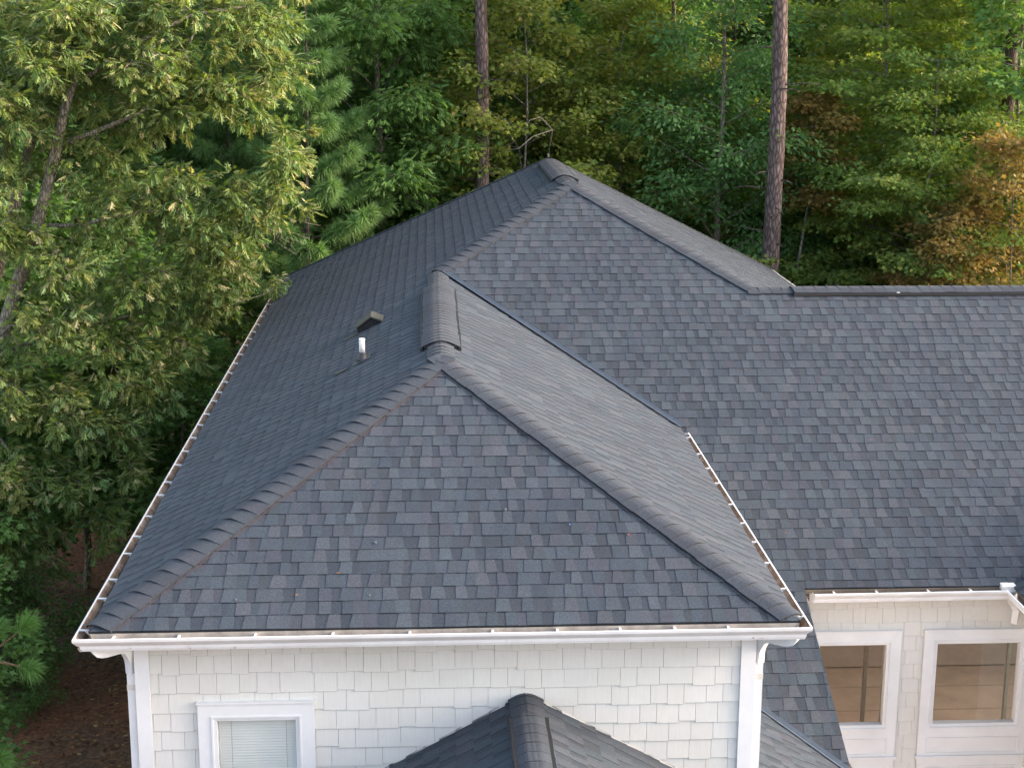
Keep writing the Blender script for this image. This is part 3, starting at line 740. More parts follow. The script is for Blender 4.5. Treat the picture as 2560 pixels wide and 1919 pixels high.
# ------------------------------------------------------------------ ground
mb = MB(); n = 60
gx = np.concatenate([[-1500, -400, -120], np.linspace(-50, 60, n), [140, 400, 1500]]); gy = np.concatenate([[-300, -100], np.linspace(-40, 90, n), [200, 600, 2500]])
XX, YY = np.meshgrid(gx, gy); ZZ = -5.5+.12*np.sin(XX*.31+1)*np.sin(YY*.27)+.05*np.sin(XX*1.1)*np.sin(YY*.9+2)-np.clip((-XX-14)/40, 0, 1)*.5
Vg = np.stack([XX.ravel(), YY.ravel(), ZZ.ravel()], 1); nx_ = len(gx)
Tg = np.array([[j*nx_+i, j*nx_+i+1, (j+1)*nx_+i+1, (j+1)*nx_+i] for j in range(len(gy)-1) for i in range(nx_-1)])
g = link('ground', mesh_np('ground', Vg, Tg, smooth=True), GROUND); tag(g, 'dark brown forest floor covered in dead leaves', 'ground', kind='structure')
mg, ng, pg = mat_base('dry_meadow'); a_ = noise(ng, .8, 6); r_ = ramp(ng, a_.outputs[0], [(.35, (.22, .24, .08)), (.65, (.50, .46, .24))]); ng.links.new(r_.outputs[0], pg.inputs['Base Color']); pg.inputs['Roughness'].default_value = .9
Vm = np.array([[-300, 95, -5.2], [300, 95, -5.2], [600, 900, -5.0], [-600, 900, -5.0]]); tag(link('meadow', mesh_np('meadow', Vm, [[0, 1, 2, 3]]), mg), 'pale open meadow beyond the wood', 'meadow', kind='structure')

# ------------------------------------------------------------------ leaves
def template(kind):
    """leaf in local frame: x = along, y = across, z = up; returns verts, tris"""
    if kind == 'oak':      # blade with deep pointed lobes either side of the midrib
        xs = [0, .22, .50, .76, 1.0]; V = [(x, 0, .03*math.sin(3*x)) for x in xs]; V.append((-.16, 0, -.02)); T = []
        sin_ = [(.02, .05), (.24, .13), (.52, .14), (.78, .09), (.98, .04)]; tips = [(.22, .26), (.52, .40), (.86, .34)]
        for s in (1, -1):
            b = len(V)
            for x, y in sin_: V.append((x, s*y, -.02))
            t = len(V)
            for x, y in tips: V.append((x, s*y, -.09))
            for i in range(4): T += [(i, i+1, b+i+1), (i, b+i+1, b+i)]
            for i in range(3): T.append((b+i, b+i+1, t+i))
        V.append((1.14, 0, -.05)); T.append((len(V)-9 if False else 4, 9, len(V)-1)); T.append((5, 0, 6))
        return np.array(V), np.array(T)
    if kind == 'maple':
        V = [(0, 0, 0), (.28, .04, .02)]; T = []
        out = [(-.02, .34), (.14, .16), (.42, .50), (.50, .18), (1.0, 0), (.50, -.18), (.42, -.50), (.14, -.16), (-.02, -.34)]
        for x, y in out: V.append((x, y, -.12*abs(y)))
        for i in range(len(out)-1): T.append((0, i+2, i+3))
        return np.array(V), np.array(T)
    V = [(0, 0, 0), (.35, .24, -.04), (.75, .20, -.05), (1, 0, -.03), (.75, -.20, -.05), (.35, -.24, -.04), (.5, 0, .03)]
    T = [(0, 6, 1), (1, 6, 2), (2, 6, 3), (3, 6, 4), (4, 6, 5), (5, 6, 0)]
    return np.array(V, float), np.array(T)

def leaves_mesh(name, P, Dd, Nn, size, colr, kind):
    Vt, Tt = template(kind); n = len(P); k = len(Vt)
    Dd = Dd/np.linalg.norm(Dd, axis=1, keepdims=True)
    Sd = np.cross(Nn, Dd); Sd /= np.linalg.norm(Sd, axis=1, keepdims=True)+1e-9; Un = np.cross(Dd, Sd)
    V = P[:, None]+size[:, None, None]*(Vt[None, :, 0:1]*Dd[:, None]+Vt[None, :, 1:2]*Sd[:, None]+Vt[None, :, 2:3]*Un[:, None])
    T = Tt[None]+(np.arange(n)*k)[:, None, None]
    return mesh_np(name, V.reshape(-1, 3), T.reshape(-1, 3), np.repeat(colr, k, 0))

def palette_cols(rng, n, pal, cl=None, ncl=1, var=.12):
    pal = np.array(pal)
    i = rng.integers(0, len(pal), n)
    c = pal[i]
    if cl is not None:
        cc = pal[rng.integers(0, len(pal), ncl)]; c = .55*c+.45*cc[cl]; c = c*rng.uniform(.8, 1.2, ncl)[cl][:, None]
    return c*rng.uniform(1-var, 1+var, (n, 1))

def spray_points(rng, cents, dirs, per, spread, flat):
    """leaves round each cluster centre"""
    m = len(cents); k = per; idx = np.repeat(np.arange(m), k)
    off = rng.normal(0, 1, (m*k, 3)); rad = rng.random(m*k)**.5; off /= np.linalg.norm(off, axis=1, keepdims=True); off *= (rad*spread)[:, None]; off[:, 2] *= flat
    off[:, 2] -= .35*flat*(off[:, 0]**2+off[:, 1]**2)/max(spread, .01)
    return cents[idx]+off, idx, off

TREE_ID = [0]
def make_tree(name, seed, H, R, zc0, pal, kind='maple', leaf=.11, nl=34, per=38, spread=.34, flat=.45, tiers=False, trunk_r=.07, bark=None, lean=(0, 0), shape='oval', upbend=.15, droop=.3, cats='tree', var=.12, twigs=True):
    """returns dict of meshes for a tree with base at origin"""
    rng = np.random.default_rng(seed); r = random.Random(seed)
    mb = MB(); K = 9
    tp = [Vector((lean[0]*(i/K)**1.3+.06*math.sin(i*1.7+seed), lean[1]*(i/K)+.06*math.cos(i*1.3+seed), H*.97*i/K)) for i in range(K+1)]
    mb.tube(tp, [trunk_r*(1.15-.98*i/K) for i in range(K+1)], 8)
    cents = []; dirs = []
    for q in range(nl):
        f = (q+.5)/nl; h = zc0+(H-zc0)*f
        if tiers: h += r.uniform(-.05, .05)
        tt = (h/H)/.97*K; i = min(int(tt), K-1); base = tp[i]+(tp[i+1]-tp[i])*min(tt-i, 1)
        if shape == 'oval': L = R*(.35+.9*math.sin(math.pi*min(1, f*.85+.15)))/1.15
        elif shape == 'cone': L = R*(1.05-.85*f)
        else: L = R*(.9 if f < .8 else .9-(f-.8)*3)
        L *= r.uniform(.7, 1.12); az = q*2.4+r.uniform(-.5, .5)
        d = Vector((math.cos(az), math.sin(az), 0)); pts = []; M_ = 5
        up = upbend*r.uniform(.5, 1.5)
        for j in range(M_+1):
            t = j/M_; pts.append(base+d*(L*t)+Vector((.08*math.sin(j*2+q), .08*math.cos(j*1.6+q), L*(up*t-droop*.6*t*t))))
        br = trunk_r*.35*(1.1-f*.7)
        mb.tube(pts, [max(.005, br*(1-.85*j/M_)) for j in range(M_+1)], 5)
        nsub = max(3, int(L/.34))
        for s_ in range(nsub):
            t = .12+.88*(s_+.6)/nsub; x = t*M_; i2 = min(int(x), M_-1); p = pts[i2]+(pts[i2+1]-pts[i2])*min(1, x-i2)
            for side in (-1, 1):
                vz = r.uniform(-.25, .25) if tiers else r.uniform(-.7, .8)
                sd_ = Vector((-d.y, d.x, 0))*side+d*r.uniform(.2, 1.0)+Vector((0, 0, vz)); sl_ = (L*.30+.25)*(1.15-t*.5)*r.uniform(.45, 1.15)
                e_ = p+sd_.normalized()*sl_
                if twigs: mb.tube([p, (p+e_)/2+Vector((0, 0, .02)), e_], [.007, .005, .003], 3)
                cents.append(e_); dirs.append(sd_)
                if r.random() < .8: cents.append((p+e_)/2+Vector((r.uniform(-.1, .1), r.uniform(-.1, .1), .03))); dirs.append(sd_)
        cents.append(pts[-1]); dirs.append(d)
    cents = np.array([tuple(c) for c in cents]); dirs = np.array([tuple(c) for c in dirs])
    P, idx, off = spray_points(rng, cents, dirs, per, spread, flat)
    n = len(P); dd = off*np.array([1, 1, .4])+rng.normal(0, .25, (n, 3))*spread+dirs[idx]*spread*.4; dd[:, 2] -= droop*spread
    nn = rng.normal(0, .45, (n, 3)); nn[:, 2] += 1
    colr = palette_cols(rng, n, pal, idx, len(cents), var)
    size = leaf*rng.uniform(.65, 1.2, n)
    return dict(name=name, trunk=mb.mesh('trunk'), crown=leaves_mesh('crown', P, dd, nn, size, colr, kind), bark=bark or OBARK, cat=cats)

def place(t, x, y, z=-5.5, rz=0, s=1.0, label='', group=None, sz=None, leafmat=None):
    o = empty(t['name'], (x, y, z), rz, label=label, cat=t['cat'], group=group); o.scale = (s, s, sz or s)
    link('trunk', t['trunk'], t['bark'], o); link('crown', t['crown'], leafmat or LEAF2, o)
    return o

DKG = [(0.094, 0.182, 0.050), (0.121, 0.220, 0.064), (0.077, 0.149, 0.046), (0.143, 0.248, 0.077)]
MDG = [(0.116, 0.226, 0.061), (0.143, 0.264, 0.077), (0.094, 0.187, 0.055), (0.171, 0.292, 0.094)]
YEL = [(0.247, 0.305, 0.063), (0.201, 0.276, 0.063), (0.287, 0.322, 0.075), (0.167, 0.247, 0.063), (0.333, 0.305, 0.092)]
BLG = [(0.105, 0.226, 0.077), (0.132, 0.264, 0.094), (0.088, 0.187, 0.066), (0.165, 0.297, 0.116)]
ORG = [(.290, .195, .065), (.250, .215, .070), (.310, .200, .075), (.190, .215, .065), (.275, .175, .065)]
LGT = [(0.168, 0.291, 0.078), (0.134, 0.241, 0.067), (0.202, 0.325, 0.095)]
AT = lambda px_, y, dz=0: (2.4684+(px_*1.15732-1280)/3844.66*(y+10.4786)*1.0/.98*1.0+math.tan(.0538)*(y+10.4786), y)  # trunk x for a sight line

# deciduous prototypes
t_oakd = make_tree('oak_tree', 11, 11.5, 2.0, 2.6, DKG, 'oak', .16, 40, 26, .36, .75, trunk_r=.10, droop=.35, upbend=.55)
t_oakd2 = make_tree('oak_tree', 12, 12.5, 2.3, 2.2, MDG, 'oak', .16, 42, 26, .38, .75, trunk_r=.11, droop=.4, upbend=.6)
t_yel = make_tree('maple_tree', 13, 10.5, 1.9, 2.2, YEL, 'maple', .115, 42, 30, .34, .55, trunk_r=.050, bark=PALEB, droop=.3, upbend=.5)
t_yel2 = make_tree('maple_tree', 14, 11.5, 2.5, 1.2, YEL[:4]+LGT, 'maple', .115, 60, 32, .38, .42, tiers=True, trunk_r=.07, bark=PALEB, droop=.35, upbend=.35)
t_blg = make_tree('oak_tree', 15, 12.5, 1.8, 1.2, BLG, 'oval', .12, 44, 34, .33, .8, trunk_r=.09, droop=.2, upbend=.6)
t_org = make_tree('maple_tree', 16, 9.2, 1.8, 2.2, ORG, 'maple', .11, 42, 32, .34, .6, trunk_r=.05, bark=PALEB, upbend=.5)
t_gum = make_tree('sweetgum_tree', 17, 12, 1.5, 4, BLG+LGT, 'maple', .16, 36, 24, .36, .6, trunk_r=.06, bark=PALEB, upbend=.4)
t_bush = make_tree('understory_tree', 18, 5.0, 1.5, .5, LGT+DKG, 'maple', .11, 32, 30, .34, .40, trunk_r=.04, droop=.2, upbend=.3)
t_bush2 = make_tree('understory_tree', 19, 6.5, 1.8, .8, MDG+DKG, 'maple', .13, 36, 28, .38, .38, trunk_r=.05, droop=.25, upbend=.3)
t_shrub = make_tree('shrub', 20, 1.9, .8, .2, DKG, 'oval', .06, 20, 40, .22, .8, trunk_r=.02, cats='shrub')

GB = 'trees at the back edge of the roof'
def px_x(px_, y): return 2.4684+(y+10.4786)*math.tan(.0538)+(px_*1.15732-1280)/3844.66*(y+10.4786)/math.cos(.0538)*1.03
front = [
 (t_oakd2, 830, 20.5, .3, 1.0, 'dark green oak just right of the young pine'),
 (t_oakd, 960, 23, 2.1, 1.05, 'dark oak filling the gap left of the first pine trunk'),
 (t_yel, 1130, 20, 1.0, 1.0, 'yellow-green maple with pale twigs just right of the first pine trunk'),
 (t_yel, 1330, 21.5, 4.0, .98, 'thin yellow-green maple above the right roof hip'),
 (t_blg, 1540, 19.8, .5, .98, 'bright blue-green oak left of the second pine trunk'),
 (t_blg, 1440, 22.5, 2.6, 1.1, 'blue-green oak behind the brighter one left of the second pine'),
 (t_oakd2, 1300, 25, 3.0, 1.1, 'tall dark oak high behind the yellow-green maples'),
 (t_yel2, 1880, 20.5, .9, 1.02, 'broad layered yellow-green maple right of the second pine trunk'),
 (t_yel2, 2080, 21.5, 3.3, 1.05, 'layered yellow-green maple in front of the third pine trunk'),
 (t_yel2, 1990, 18.2, 5.0, .82, 'lower layered green maple above the wing ridge'),
 (t_org, 2180, 16.5, .4, .86, 'orange-brown maple at the right edge above the wing ridge'),
 (t_org, 2060, 17.0, 2.4, .72, 'small orange-brown maple left of the larger orange one'),
 (t_gum, 2170, 18.6, .2, 1.0, 'pale green sweetgum at the upper right edge'),
]
for t, px_, y, rz, s, lb in front: place(t, px_x(px_, y), y, rz=rz, s=s, label=lb, group='trees right behind the house')
# slim orange sapling and slim leaning trunk beside the second pine
t_sap = make_tree('maple_sapling', 21, 8.6, .75, 6.3, ORG[:3], 'maple', .11, 14, 30, .30, .5, trunk_r=.055, bark=PALEB, lean=(.45, 0))
place(t_sap, 9.42, 19, label='slim pale sapling with a few orange-brown sprays right of the second pine', group='saplings behind the house')
t_sap2 = make_tree('maple_sapling', 22, 5.6, .6, 3.2, YEL, 'maple', .09, 12, 30, .26, .35, trunk_r=.03, bark=PALEB)
place(t_sap2, px_x(1612, 17.3), 17.3, label='small yellow-green sapling left of the base of the second pine', group='saplings behind the house')

for i, (px_, y, t, s) in enumerate(((760, 21, t_bush2, 1.0), (900, 19.5, t_bush, 1.0), (1180, 22, t_bush2, .95), (1330, 20, t_bush2, .8), (1500, 18.6, t_bush, .85), (1700, 21, t_bush2, .95), (1790, 19, t_bush, .85), (1850, 23, t_bush2, 1.1), (1980, 20, t_bush2, .9), (2130, 19.5, t_bush2, 1.0), (1020, 24, t_bush2, 1.2), (1620, 24, t_bush2, 1.2))):
    place(t, px_x(px_, y), y, rz=i*1.3, s=s, label=['bushy green understory tree right behind the young pine', 'low green understory tree under the dark oak', 'green understory tree right of the first pine trunk', 'low green understory tree behind the highest ridge', 'low green understory tree behind the upper right hip', 'understory tree just right of the second pine trunk', 'low leafy understory tree above the left end of the wing ridge', 'dark understory tree deep behind the wing ridge', 'green understory tree above the middle of the wing ridge', 'green understory tree under the orange maple', 'understory tree behind the first pine trunk', 'understory tree behind the second pine trunk'][i], group='understory trees behind the house')
# rows of trees deeper in the wood
rb = random.Random(4); k = 0
protos = [t_oakd, t_oakd2, t_oakd, t_blg, t_yel, t_oakd2]
for row, (y, x0, x1, st) in enumerate(((27, -9, 19, 2.6), (33, -11, 23, 2.9), (41, -13, 27, 3.3), (52, -17, 33, 4.2), (66, -21, 41, 5.5))):
    x = x0
    while x < x1:
        t = rb.choice(protos); yy = y+rb.uniform(-2, 2); xx = x+rb.uniform(-.8, .8); hole = (row >= 1 and (1.5 < (xx-4.3)/(yy+10.5)*37 + 1.6 < -10))
        if not hole: place(t, xx, yy, rz=rb.uniform(0, 6.28), s=rb.uniform(.95, 1.3), label={id(t_oakd): 'dark lobed-leaf oak deep in the wood behind the house', id(t_oakd2): 'mid green oak deep in the wood behind the house', id(t_blg): 'blue-green oak deep in the wood behind the house'}.get(id(t), 'yellow-green maple deep in the wood behind the house'), group='trees deep in the wood')
        x += st*rb.uniform(.8, 1.2)

# left-hand trees under and behind the big oak
LG = 'trees left of the house'
for t, x, y, rz, s, lb in (
    (t_bush2, -3.6, 15.5, 1, 1.1, 'green understory tree behind the big oak trunk'),
    (t_bush2, -1.6, 14.0, 2, .78, 'low layered understory tree beside the left gutter'),
    (t_bush2, -5.6, 14.5, 3, 1.2, 'green understory tree left of the oak trunk'),
    (t_bush, -2.3, 17.5, .5, 1.25, 'light green understory tree below the young pine'),
    (t_bush, -1.3, 11.6, 4, .45, 'small dark understory tree close to the left wall'),
    (t_bush2, -4.9, 10.6, 5, .85, 'bushy understory tree under the big oak'),
    (t_bush, -3.75, 7.2, 1.7, .84, 'pale green understory tree at the left edge above the near pine'),
    (t_oakd2, -7.0, 18.5, 1.2, 1.1, 'dark oak at the far left behind the big oak'),
    (t_oakd, -4.0, 20.5, 2.2, 1.05, 'dark oak behind the crown of the big oak'),
    (t_blg, -1.2, 22.5, 2.9, 1.0, 'blue-green oak behind the young pine'),
    (t_shrub, -2.35, 5.4, 0, .8, 'dark shrub beside the near pine'),
    (t_shrub, -3.6, 10.4, 2, .8, 'dark shrub on the leaf litter below the oak'),
    (t_shrub, -1.2, 13.0, 4, .8, 'small dark shrub behind the left gutter'),
    (t_shrub, -3.9, 11.5, 1, 1.2, 'dark shrub at the foot of the oak')):
    place(t, x, y, rz=rz, s=s, label=lb, group=LG)

# ------------------------------------------------------------------ pines
def needles(rng, cents, dirs, per, length, width, pal, spreadc=1.0):
    m = len(cents); idx = np.repeat(np.arange(m), per); n = m*per
    d = rng.normal(0, 1, (n, 3)); d /= np.linalg.norm(d, axis=1, keepdims=True); d = d*spreadc+dirs[idx]*.9; d /= np.linalg.norm(d, axis=1, keepdims=True)
    L = length*rng.uniform(.7, 1.1, n); s = np.cross(d, rng.normal(0, 1, (n, 3))); s /= np.linalg.norm(s, axis=1, keepdims=True)
    b = cents[idx]+rng.normal(0, .015, (n, 3)); wv = s*(width*.5)
    mid = b+d*(L*.6)[:, None]; tip = b+d*L[:, None]; tip[:, 2] -= L*.12
    V = np.stack([b-wv, b+wv, mid+wv, mid-wv, tip], 1).reshape(-1, 3)
    o = (np.arange(n)*5)[:, None]; T = np.concatenate([o+np.array([[0, 1, 2]]), o+np.array([[0, 2, 3]]), o+np.array([[3, 2, 4]])])
    cl = palette_cols(rng, n, pal, idx, m, .15)
    return V, T, np.repeat(cl, 5, 0)
def pine_young(seed, H, R, zc0, nwh, pal, tuft=.2, wid=.007, per=60, trunk_r=.06, K=3):
    rng = np.random.default_rng(seed); r = random.Random(seed); mb = MB()
    tp = [Vector((.04*math.sin(i*1.1), .04*math.cos(i*1.7), H*i/8)) for i in range(9)]
    mb.tube(tp, [trunk_r*(1.1-1.0*i/8)+.006 for i in range(9)], 8); ce = []; di = []
    for q in range(nwh):
        f = q/(nwh-1); h = zc0+(H-.1-zc0)*f
        for b in range(5):
            az = b*1.257+q*.7+r.uniform(-.3, .3); L = R*(1.05-.85*f)*r.uniform(.7, 1.1); d = Vector((math.cos(az), math.sin(az), 0)); base = Vector((0, 0, h)); pts = []
            for j in range(5): t = j/4; pts.append(base+d*L*t+Vector((0, 0, L*(.15*t+.28*t*t))))
            mb.tube(pts, [.020*(1-.7*j/4)*(1.2-f*.6) for j in range(5)], 5)
            ns = max(2, int(L/.24))
            for s_ in range(ns+1):
                t = .3+.7*s_/ns; x = t*4; i2 = min(int(x), 3); p = pts[i2]+(pts[i2+1]-pts[i2])*min(1, x-i2)
                for side in ((-1, 1) if s_ < ns else (0,)):
                    sd_ = (Vector((-d.y, d.x, 0))*side+d).normalized(); e_ = p+sd_*L*.30*(1.1-t*.7)*abs(side)*r.uniform(.6, 1.1)+Vector((0, 0, .06*abs(side)))
                    if side: mb.tube([p, e_], [.008, .005], 4)
                    ce.append(tuple(e_)); di.append(tuple((sd_+Vector((0, 0, .5))).normalized()))
                    if side: ce.append(tuple((p+e_)/2)); di.append(tuple(sd_))
    ce.append((0, 0, H)); di.append((0, 0, 1))
    V_, T_, c_ = needles(rng, np.array(ce), np.array(di), per, tuft, wid, pal)
    return dict(name='pine_tree', trunk=mb.mesh('trunk'), crown=mesh_np('crown', V_, T_, c_), bark=PBARK, cat='tree')
PN = [(.190, .330, .110), (.160, .290, .100), (.230, .370, .130), (.140, .250, .090)]
yp = pine_young(31, 10.9, 1.75, 4.6, 11, PN, .26, .010, 85)
place(yp, .22, 18.2, rz=.3, s=1, label='young pine with soft green tufts behind the left roof edge', leafmat=NEED)
place(yp, -1.5, 20.2, rz=2.0, s=.93, label='second soft green pine partly hidden behind the oak leaves', leafmat=NEED)
PN2 = [(0.127, 0.265, 0.058), (0.104, 0.231, 0.058), (0.173, 0.323, 0.081), (0.150, 0.231, 0.058)]
def near_pine():
    rng = np.random.default_rng(5); mb = MB(); ce = []; di = []
    base = Vector((-2.7, 3.2, -5.5)); top = Vector((-2.35, 3.3, -1.2))
    mb.tube([base, (base+top)/2+Vector((.05, 0, 0)), top], [.06, .045, .015], 8)
    br = [[(-2.45, 3.3, -2.3), (-1.85, 3.45, -1.71), (-1.67, 3.5, -1.55), (-1.40, 3.5, -1.34)],
          [(-1.80, 3.46, -1.66), (-1.55, 3.38, -1.68), (-1.35, 3.3, -1.70)],
          [(-1.80, 3.46, -1.66), (-1.74, 3.5, -1.50), (-1.69, 3.5, -1.38)],
          [(-2.6, 3.25, -3.2), (-2.0, 2.7, -2.5), (-1.5, 2.3, -2.16), (-1.36, 2.2, -2.08)],
          [(-2.5, 3.25, -2.7), (-2.0, 3.1, -2.1), (-1.68, 3.0, -1.9)],
          [(-2.4, 3.3, -1.9), (-2.0, 3.3, -1.5), (-1.75, 3.3, -1.30)],
          [(-2.45, 3.3, -2.5), (-2.3, 2.7, -2.1), (-1.98, 2.4, -1.85)]]
    for b in br:
        mb.tube(b, [.018*(1-.6*i/(len(b)-1)) for i in range(len(b))], 6)
        e_ = Vector(b[-1]); d = (e_-Vector(b[-2])).normalized()
        for q in range(3): ce.append(tuple(e_-d*q*.05)); di.append(tuple(d))
    o = empty('pine_tree', base, label='near pine branches with bright needle tufts at the lower left edge', cat='tree')
    V_, T_, c_ = needles(rng, np.array(ce), np.array(di), 130, .19, .0035, PN2, .8)
    for nm, me, mt in (('trunk', mb.mesh('trunk'), m_bark('twig_bark', (.22, .14, .07), (.34, .24, .13), 30, 10)), ('crown', mesh_np('crown', V_, T_, c_), NEED)):
        q = link(nm, me, mt, o); q.location = -base
near_pine()

def tall_pine(seed, H=17, r0=.17, zc=11.5):
    rng = np.random.default_rng(seed); r = random.Random(seed); mb = MB(); K = 14
    K = 40; tp = [Vector((.06*math.sin(i*.22+seed)+r.uniform(-.006, .006), .05*math.cos(i*.17)+r.uniform(-.006, .006), H*i/K)) for i in range(K+1)]
    mb.tube(tp, [(r0*(1.05-.62*(i/K)) if i else r0*1.25)*r.uniform(.97, 1.03) for i in range(K+1)], 16); ce = []; di = []
    for q in range(16):
        h = r.uniform(3.5, zc); az = r.uniform(0, 6.28); d = Vector((math.cos(az), math.sin(az), r.uniform(-.1, .3))); L = r.uniform(.08, .55) if q % 3 else r.uniform(.5, 1.1)
        mb.tube([Vector((0, 0, h))+d*r0*.6, Vector((0, 0, h))+d*(r0+L*.5), Vector((0, 0, h))+d*(r0+L)+Vector((0, 0, -.04))], [.018, .011, .004], 5)
    for q in range(30):
        f = q/29; h = zc+(H-zc)*f; az = q*2.4; L = 2.6*(1.05-.7*f); d = Vector((math.cos(az), math.sin(az), .25)); b = Vector((0, 0, h))
        mb.tube([b, b+d*L*.5, b+d*L], [.05, .03, .012], 5)
        for s_ in range(5):
            p = b+d*L*(.3+.7*s_/4)
            for _ in range(4):
                v = Vector((r.uniform(-1, 1), r.uniform(-1, 1), r.uniform(-.4, .5)))*.6; ce.append(tuple(p+v)); di.append(tuple(v.normalized()))
    V_, T_, c_ = needles(rng, np.array(ce), np.array(di), 26, .34, .03, PN)
    return dict(name='tall_pine', trunk=mb.mesh('trunk'), crown=mesh_np('crown', V_, T_, c_), bark=PBARK, cat='tree')
tpn = tall_pine(3)
def lean_pine(x, y, r_, tilt, lb, s=1.0, rz=0, group=None):
    o = place(tpn, x, y, rz=rz, s=s, label=lb, leafmat=NEED, group=group); o.scale = (r_/.17, r_/.17, s); o.rotation_euler = (0, tilt, rz); return o
lean_pine(3.60, 19.2, .165, -.0205, 'tall bare pine trunk rising behind the highest ridge')
lean_pine(8.92, 17.6, .190, -.022, 'thick bare pine trunk rising behind the right end of the tall hip')
lean_pine(px_x(2141, 19.2)+.15, 19.2, .165, -.02, 'pine trunk half hidden by leaves at the upper right corner')
rp = random.Random(12)
for i in range(22):
    x, y = rp.uniform(-16, 26), rp.uniform(29, 62)
    lean_pine(x, y, rp.uniform(.09, .15), rp.uniform(-.02, .02), 'distant pine trunk deep in the dark wood', 1, rp.uniform(0, 6), 'pines deep in the wood')
for i, (x, y) in enumerate(((-6.5, 21.5), (-9, 15), (-8, 9), (0.8, 27))):
    lean_pine(x, y, .13, .01, ['pine rising far left behind the oak leaves', 'pine at the far left beyond the oak', 'pine standing left of the oak trunk', 'slim pine behind the dark oaks left of the first trunk'][i], 1, i)

# ------------------------------------------------------------------ the big oak on the left
OAKP = [(.165, .228, .062), (.135, .215, .058), (.185, .232, .066), (.120, .208, .070), (.205, .220, .072), (.150, .230, .100)]
def big_oak():
    rng = np.random.default_rng(99); r = random.Random(99); mb = MB()
    base = Vector((-5.3, 11.4, -5.5))
    stems = [([(-5.2, 11.4, -5.5), (-4.6, 11.2, -3.2), (-4.0, 11.0, -1.2), (-3.64, 11, -.25), (-3.45, 11, .21), (-3.21, 11, .86), (-2.99, 11, 1.44), (-2.83, 11, 1.89), (-2.65, 11, 2.46), (-2.51, 11, 3.02), (-2.36, 11, 3.42), (-2.11, 11, 4.0), (-1.76, 11, 4.79), (-1.5, 11, 6.2)], .17, .05),
             ([(-5.3, 11.5, -5.0), (-4.8, 11.6, -2.5), (-4.2, 11.6, -.8), (-3.98, 11.6, .03), (-3.65, 11.6, .97), (-3.41, 11.6, 1.69), (-3.28, 11.6, 2.15), (-3.09, 11.6, 2.66), (-2.89, 11.6, 3.24), (-2.74, 11.6, 3.62), (-2.47, 11.6, 4.31), (-2.3, 11.6, 6)], .15, .05),
             ([(-2.82, 11, 1.52), (-2.38, 11, 1.52), (-1.93, 11, 1.63), (-1.23, 11, 1.74), (-.6, 11.1, 1.72)], .045, .012),
             ([(-2.62, 11, 2.6), (-2.1, 11, 2.8), (-1.48, 11, 3.05), (-1.22, 11, 3.24), (-.92, 11, 3.67), (-.6, 11, 4.3)], .05, .014),
             ([(-2.74, 11, 3.33), (-2.08, 11, 3.58), (-1.43, 11, 4.01), (-.68, 11, 4.37), (.2, 11.2, 4.5)], .05, .014),
             ([(-3.6, 11.1, -.3), (-2.8, 11.6, -.1), (-2.15, 12, .01), (-1.68, 12, .13), (-1.27, 12, .21), (-.5, 12.4, .3)], .05, .012),
             ([(-1.9, 11.7, .06), (-1.2, 12.4, -.1), (-.5, 13.2, .05), (.0, 13.75, .12)], .02, .006),
             ([(-3.7, 11, -.5), (-3.0, 10.6, -.9), (-2.3, 10.6, -1.4), (-1.9, 10.7, -1.7)], .04, .01),
             ([(-4.0, 11, -1.0), (-3.4, 10.4, -1.5), (-2.8, 10.2, -2.1)], .04, .01),
             ([(-2.79, 10.8, 1.52), (-2.64, 10.7, 1.18), (-2.56, 10.7, .89), (-2.5, 10.7, .66), (-2.42, 10.7, .4)], .022, .008),
             ([(-2.56, 10.7, .89), (-2.7, 10.7, .7), (-2.8, 10.7, .62)], .01, .004),
             ([(-3.64, 10.9, -.1), (-3.3, 10.6, .2), (-3.0, 10.4, .25)], .02, .006)]
    for pts, a, b in stems: mb.tube(pts, [.78*(a+(b-a)*i/(len(pts)-1)) for i in range(len(pts))], 9)
    # leafy envelope: blobs given as (x, z, rx, rz) at a depth
    blobs = [(-3.2, 4.0, 1.2, .9, 11.3), (-2.0, 4.2, 1.2, .8, 11.2), (-.9, 4.2, 1.2, .8, 11.3), (.1, 4.3, .9, .7, 11.5), (-3.3, 2.8, .9, .9, 11.0), (-2.1, 3.0, 1.0, .8, 11.3), (-.9, 3.2, .9, .7, 11.0),
             (-.1, 3.3, .75, .5, 11.2), (.35, 3.6, .5, .35, 11.6), (-3.2, 1.5, .7, .9, 10.6), (-1.9, 1.9, .8, .8, 11.2), (-1.0, 1.75, .8, .6, 10.9), (-.2, 1.9, .45, .4, 11.0), (.55, 2.3, .42, .75, 11.3), (.35, 1.5, .5, .7, 11.3), (-.55, 1.2, .7, .45, 11.0),
             (-1.6, .6, .9, .6, 11.2), (-.75, .5, .6, .5, 11.6), (-.05, 1.35, .4, .35, 11.8), (-.35, .85, .35, .3, 11.8), (-2.8, .2, .8, .7, 10.8), (-1.9, -.4, .8, .6, 11.0), (-1.25, -.35, .5, .45, 11.8), (-.95, .1, .5, .3, 12.4), (-.35, .35, .25, .15, 13.3), (.02, .16, .10, .05, 13.75),
             (-3.5, -.6, .7, .6, 10.4), (-2.7, -1.0, .7, .6, 10.5), (-2.0, -1.2, .55, .45, 10.8), (-3.2, -1.8, .6, .5, 10.2), (-2.5, -2.0, .5, .4, 10.4), (-1.7, -1.9, .35, .35, 10.9), (-2.1, -2.7, .4, .4, 10.6), (-3.3, -2.7, .6, .5, 10.3), (-1.5, -.9, .5, .35, 11.3),
             (-2.5, 3.9, .5, .5, 10.3), (-2.1, 4.5, .6, .5, 10.3), (-3.1, 3.3, .5, .5, 10.4), (-1.3, 3.7, .6, .4, 10.5), (-2.4, 1.1, .5, .3, 10.5)]
